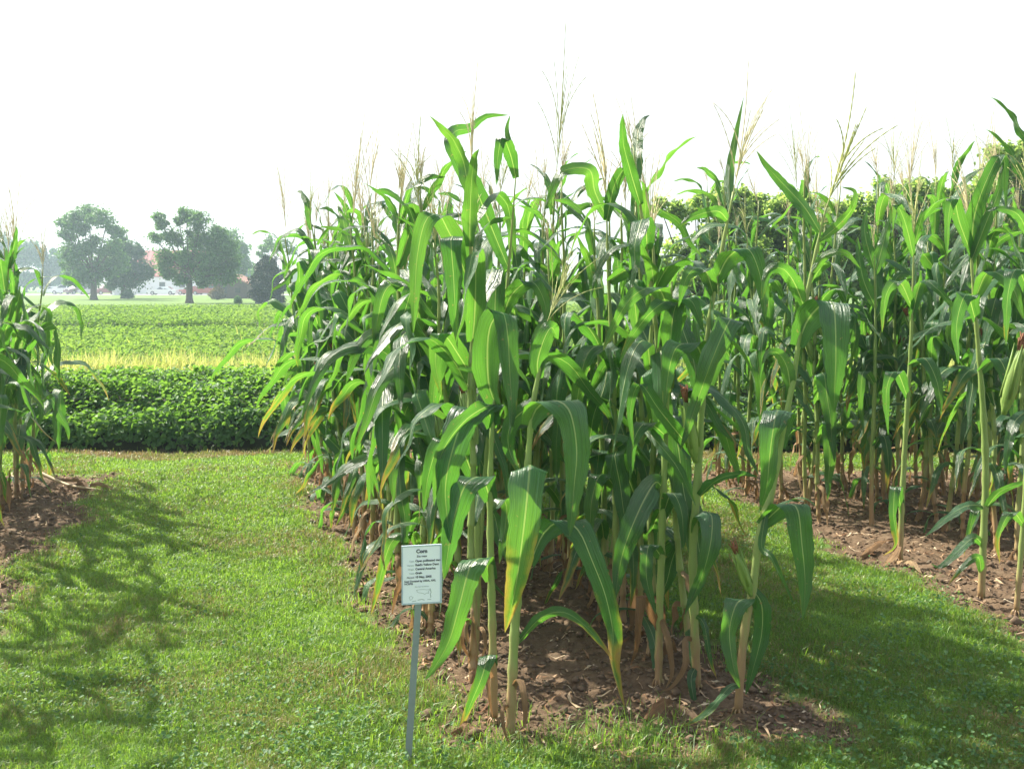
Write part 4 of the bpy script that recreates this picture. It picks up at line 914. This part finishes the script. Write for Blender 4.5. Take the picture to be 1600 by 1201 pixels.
for (px, topy, wr) in [(-45, 372, 34), (8, 366, 30), (48, 376, 26), (92, 392, 22), (130, 405, 24), (235, 408, 20), (395, 418, 20), (470, 410, 26)]:
    k += 1
    Yd = 215 + 12 * (k % 3); nmz = ['far left end of', 'second from the end of', 'third from the end of', 'fourth from the end of', '', '', '', '', '', '', '', '', ''][k - 1]
    lb = {1: 'hazy rounded tree ending the far treeline outside the frame', 2: 'tallest hazy blue tree of the far treeline', 3: 'hazy tree of the far treeline beside the narrow conifer', 4: 'hazy low tree rising behind the parked white cars', 5: 'hazy tree mostly behind the open-crowned tree',
          6: 'hazy tree behind the red barn roof', 7: 'hazy tree between the ragged tree and the dark conifer', 8: 'hazy tree behind the white house'}.get(k, 'far hazy tree hidden behind the corn rows')
    tree("distant_tree", lb, 'tree', gb(px, Yd), 3, .35, pxblobs(px, 600, Yd, [(px, topy + wr * .45, wr * .5), (px - wr * .5, topy + wr * .9, wr * .5), (px + wr * .5, topy + wr * .8, wr * .5), (px, topy + wr * 1.2, wr * .6), (px - wr * .6, 436, wr * .5), (px + wr * .6, 436, wr * .5), (px, 438, wr * .5)]),
         3600, .75, M_T2, 'trees of the far treeline', limbs=False, seed=30 + k)
# tree row behind the plot beyond the alley
k = 0
LB = ['small leafy tree at the near end of the tree row behind the corn', 'second leafy tree of the row behind the corn', 'third leafy tree of the row behind the corn', 'fourth leafy tree of the row, lowest crown', 'fifth leafy tree of the row behind the corn', 'sixth leafy tree of the row behind the corn',
      'tallest leafy tree of the row, near the corner of the picture', 'last leafy tree of the row, beyond the tallest one']
for (px, topy, wr) in [(1090, 288, 75), (1175, 296, 70), (1265, 304, 75), (1345, 312, 70), (1425, 274, 75), (1510, 286, 70), (1590, 215, 80), (1690, 220, 90)]:
    Yd = 25 + 1.5 * (k % 2)
    g_ = random.Random(k); L = [(px + g_.uniform(-1.1, 1.1) * wr, topy + wr * .35 + g_.uniform(0, 1) * (430 - topy), wr * g_.uniform(.16, .36)) for _ in range(34)] + [(px + g_.uniform(-.9, .9) * wr, topy + wr * g_.uniform(.15, .6), wr * g_.uniform(.12, .22)) for _ in range(9)]
    tree("leafy_tree", LB[k], 'tree', gb(px, Yd), 1.5, .1, pxblobs(px, 600, Yd, L), 20000, .095, M_T3, 'tree row behind the corn', seed=60 + k); k += 1

# ------------------------------------------------------------------ farm buildings
white = simple("white_siding", (.74, .76, .78), .6, .05, 2); redroof = simple("red_metal_roof", (.30, .055, .05), .7, .12, .8)
brown = simple("brown_boards", (.09, .06, .05), .8, .3, 3); brownroof = simple("brown_roof", (.30, .15, .11), .7, .15, 2); dark = simple("dark_glass", (.03, .035, .04), .15, .05)
greyroof = simple("grey_shingles", (.30, .30, .32), .85, .15, 3)
def building(name, label, x0, x1, Yd, depth, hw, hr, wallm, roofm, ridge='x', rz=0, over=.4):
    cx = (x0 + x1) / 2; W2 = (x1 - x0) / 2; t = thing(name, label, 'building', (cx, Yd, 0), rz)
    mb = MB()
    if ridge == 'x':
        mb.add([(-W2, 0, 0), (W2, 0, 0), (W2, depth, 0), (-W2, depth, 0), (-W2, 0, hw), (W2, 0, hw), (W2, depth, hw), (-W2, depth, hw), (-W2, depth / 2, hr), (W2, depth / 2, hr)],
               [(0, 1, 5, 4), (2, 3, 7, 6), (1, 2, 6, 9, 5), (3, 0, 4, 8, 7)])
        r = MB(); o_ = over; sl_ = (hr - hw) / (depth / 2)
        for sg in (0, 1):
            ya, yb_ = (-o_, depth / 2) if sg == 0 else (depth + o_, depth / 2); za, zb = hw - o_ * sl_ + .05, hr + .05
            r.add([(-W2 - o_, ya, za), (W2 + o_, ya, za), (W2 + o_, yb_, zb), (-W2 - o_, yb_, zb), (-W2 - o_, ya, za + .15), (W2 + o_, ya, za + .15), (W2 + o_, yb_, zb + .15), (-W2 - o_, yb_, zb + .15)],
                  [(0, 1, 2, 3), (4, 5, 6, 7), (0, 1, 5, 4), (1, 2, 6, 5), (3, 0, 4, 7)])
            if roofm is redroof:
                for i in range(int(2 * W2 / .9)):
                    xx = -W2 + i * .9; r.add([(xx, ya, za + .15), (xx + .06, ya, za + .15), (xx + .06, yb_, zb + .15), (xx, yb_, zb + .15), (xx, ya, za + .21), (xx + .06, ya, za + .21), (xx + .06, yb_, zb + .21), (xx, yb_, zb + .21)], [(4, 5, 6, 7), (0, 1, 5, 4), (1, 2, 6, 5), (3, 0, 4, 7)])
    else:
        mb.add([(-W2, 0, 0), (W2, 0, 0), (W2, depth, 0), (-W2, depth, 0), (-W2, 0, hw), (W2, 0, hw), (W2, depth, hw), (-W2, depth, hw), (0, 0, hr), (0, depth, hr)],
               [(0, 1, 5, 8, 4), (2, 3, 7, 9, 6), (1, 2, 6, 5), (3, 0, 4, 7)])
        r = MB(); o_ = over; sl_ = (hr - hw) / W2
        for sg in (-1, 1):
            r.add([(sg * (W2 + o_), -o_, hw - o_ * sl_ + .05), (sg * (W2 + o_), depth + o_, hw - o_ * sl_ + .05), (0, depth + o_, hr + .05), (0, -o_, hr + .05)] + [(sg * (W2 + o_), -o_, hw - o_ * sl_ + .2), (sg * (W2 + o_), depth + o_, hw - o_ * sl_ + .2), (0, depth + o_, hr + .2), (0, -o_, hr + .2)],
                  [(0, 1, 2, 3), (4, 5, 6, 7), (0, 3, 7, 4), (0, 1, 5, 4), (1, 2, 6, 5)])
    wl = obj("wall", mb.mesh("wall"), wallm, t); obj("roof", r.mesh("roof"), roofm, t); return t, W2
def win(t, x, z, w_, h_, y=-.03, name="window", m_=None, fm=None):
    f = obj(name, MB().box(x - w_ / 2 - .08, x + w_ / 2 + .08, y - .03, y + .03, z - .08, z + h_ + .08).mesh(name), fm or simple("white_trim", (.7, .7, .7), .5), t)
    obj("pane", MB().box(x - w_ / 2, x + w_ / 2, y - .05, y - .031, z, z + h_).mesh("pane"), m_ or dark, f)
kx = lambda px, Yd: (px - 800) / F * Yd
t, W2 = building("barn", 'long white barn with a steep red roof behind the farm trees', kx(205, 176), kx(352, 176), 176, 11, 3.3, 7.6, white, redroof)
win(t, -2.5, 1.2, 1.0, .9); win(t, 1.0, 1.2, 1.0, .9); win(t, 5.5, 0, 2.4, 2.3, name="door", m_=simple("door_paint", (.5, .52, .55), .5))
t, W2 = building("garage", 'small white garage with pale roof beside the barn', kx(178, 160), kx(200, 160), 160, 4, 2.0, 2.9, white, greyroof, 'y', over=.2)
win(t, 0, 0, 1.5, 1.6, name="door", m_=simple("door_paint", (.5, .52, .55), .5))
t, W2 = building("shed", 'low dark brown shed with a reddish brown pitched roof on the farm lawn', kx(336, 122), kx(388, 122), 122, 5, 1.75, 2.75, brown, brownroof, 'y', over=.3)
win(t, -.9, .0, 1.0, 1.5, name="door", m_=dark, fm=brown); win(t, .9, .7, .6, .6, fm=brown)
t, W2 = building("house", 'white gabled farmhouse half hidden by the corn', kx(456, 118), kx(545, 118), 118, 8, 3.0, 5.0, white, greyroof, 'y', over=.35)
win(t, -1.9, 1.1, .7, 1.2); win(t, 0, 1.1, .9, 1.2); win(t, 1.9, 0, .9, 2.0, name="door", m_=brown)

# ------------------------------------------------------------------ parked cars
def car(label, px, Yd, col, rz=0, typ='sedan', L=4.7, dz=0):
    c = kx(px, Yd); t = thing("parked_car", label, 'car', (c, Yd, .0), rz, 'cars parked at the farm')
    if typ == 'sedan': lo = [(-2.35, .35), (-2.3, .75), (-1.5, .88), (1.6, .92), (2.28, .88), (2.35, .4), (1.9, .25), (-2.0, .25)]; hi = [(-1.0, .88), (-.35, 1.36), (.85, 1.40), (1.6, .92)]; H = 1.4
    else: lo = [(-2.3, .4), (-2.25, .95), (-1.3, 1.08), (2.2, 1.1), (2.3, .5), (1.9, .3), (-2.0, .3)]; hi = [(-1.2, 1.06), (-.5, 1.66), (1.9, 1.7), (2.2, 1.08)]; H = 1.7
    pm = simple("paint_" + label.split()[0] + str(int(col[0] * 100)), col, .25, .03, 1); pm.node_tree.nodes["Principled BSDF"].inputs["Coat Weight"].default_value = .6
    mb = MB().prism(lo, -.86, .86); n_ = len(hi)
    mb.add([(x_, -.82, z_) if z_ < 1.15 else (x_, -.64, z_) for x_, z_ in hi] + [(x_, .82, z_) if z_ < 1.15 else (x_, .64, z_) for x_, z_ in hi], [tuple(range(n_)), tuple(range(2 * n_ - 1, n_ - 1, -1))] + [(i, i + n_, (i + 1) % n_ + n_, (i + 1) % n_) for i in range(n_)])
    obj("body", mb.mesh("body"), pm, t)
    zc = sum(z_ for _, z_ in hi) / 4; xc = sum(x_ for x_, _ in hi) / 4; w_ = MB()
    for sg in (-1, 1):
        for a, b_ in ((.0, .47), (.53, 1)):
            pts = []
            for (f, top) in ((a, 0), (b_, 0), (b_, 1), (a, 1)):
                xb = hi[0][0] + (hi[3][0] - hi[0][0]) * f; xt = hi[1][0] + (hi[2][0] - hi[1][0]) * f; zb, zt = hi[0][1] + .05, hi[1][1] - .07; q = .1 if not top else .9
                pts.append((xb + (xt - xb) * q + (.12 if f == 0 else -.12 if f == 1 else 0), sg * ((.82 - .18 * q) + .012), zb + (zt - zb) * top))
            w_.add(pts, [(0, 1, 2, 3) if sg < 0 else (3, 2, 1, 0)])
    obj("window", w_.mesh("window"), dark, t)
    ws = MB()
    for (i, j, s_) in ((0, 1, -1), (3, 2, 1)):
        (xa, za), (xb, zb) = hi[i], hi[j]; ws.add([(xa + (xb - xa) * .12 + s_ * .02, -.68, za + (zb - za) * .12 + .02), (xa + (xb - xa) * .12 + s_ * .02, .68, za + (zb - za) * .12 + .02), (xa + (xb - xa) * .88 + s_ * .02, .58, za + (zb - za) * .88 + .02), (xa + (xb - xa) * .88 + s_ * .02, -.58, za + (zb - za) * .88 + .02)], [(0, 1, 2, 3)])
    obj("windscreen", ws.mesh("windscreen"), dark, t)
    for xw in (-1.45, 1.42):
        for sg in (-1, 1):
            k_ = 16; V = [(xw + .32 * cos(2 * pi * i / k_), yy, .32 + .32 * sin(2 * pi * i / k_)) for yy in (sg * .72, sg * .89) for i in range(k_)]
            wh = obj("wheel", MB().add(V, [tuple(range(k_)), tuple(range(k_, 2 * k_))] + [(i, (i + 1) % k_, (i + 1) % k_ + k_, i + k_) for i in range(k_)]).mesh("wheel"), simple("tyre", (.03, .03, .03), .8), t)
            V = [(xw + .19 * cos(2 * pi * i / k_), yy, .32 + .19 * sin(2 * pi * i / k_)) for yy in (sg * .89, sg * .905) for i in range(k_)]
            obj("rim", MB().add(V, [tuple(range(k_, 2 * k_))] + [(i, (i + 1) % k_, (i + 1) % k_ + k_, i + k_) for i in range(k_)]).mesh("rim"), simple("rim_metal", (.5, .5, .52), .35, metal=.6), wh)
    for sg in (-1, 1):
        x0_ = lo[1][0]; obj("headlight", MB().box(x0_ - .03, x0_ + .06, sg * .62 - .16, sg * .62 + .16, lo[1][1] - .2, lo[1][1] - .05).mesh("headlight"), simple("lamp_glass", (.7, .7, .72), .1), t)
    return t
car('white sedan parked in front of the white barn wall', 257, 163, (.8, .82, .84), R(2))
car('dark red sedan parked behind the trunk of the ragged tree', 300, 166, (.33, .05, .05), R(-3))
car('small red hatchback parked just past the ragged tree trunk', 322, 164, (.36, .05, .05), R(12), 'van')
car('white car at the end of the row under the hazy trees', 84, 178, (.75, .77, .8), R(20))
car('white wagon parked second in the row under the hazy trees', 103, 176, (.75, .77, .8), R(15), 'van')
car('dark maroon van parked between the white cars and open-crowned tree', 125, 172, (.12, .05, .06), R(60), 'van')
car('maroon van parked right behind the open-crowned tree', 169, 168, (.22, .06, .07), R(50), 'van')
car('silver car parked under the open-crowned tree', 146, 172, (.5, .52, .55), R(30))
# gravel farm drive under the cars
dr = obj("farm_drive", MB().box(kx(40, 172), kx(560, 172), 158, 175, -.2, .02).mesh("farm_drive"), simple("gravel", (.32, .31, .29), .9, .15, 3)); tag(dr, 'pale gravel drive in front of the barn', 'drive', kind='structure')

# ------------------------------------------------------------------ haze over the whole scene
hz = MB().box(-260, 260, -25, 320, -1, 22).mesh("haze")
m = bpy.data.materials.new("haze"); m.use_nodes = True; n = m.node_tree.nodes; l = m.node_tree.links; n.clear()
out = n.new("ShaderNodeOutputMaterial"); pv = n.new("ShaderNodeVolumePrincipled"); pv.inputs["Color"].default_value = (.66, .84, 1, 1); pv.inputs["Density"].default_value = .0011; pv.inputs["Anisotropy"].default_value = .35
l.new(pv.outputs[0], out.inputs["Volume"])
tag(obj("haze", hz, m), 'pale blue summer haze filling the air over the fields', 'haze', kind='stuff')
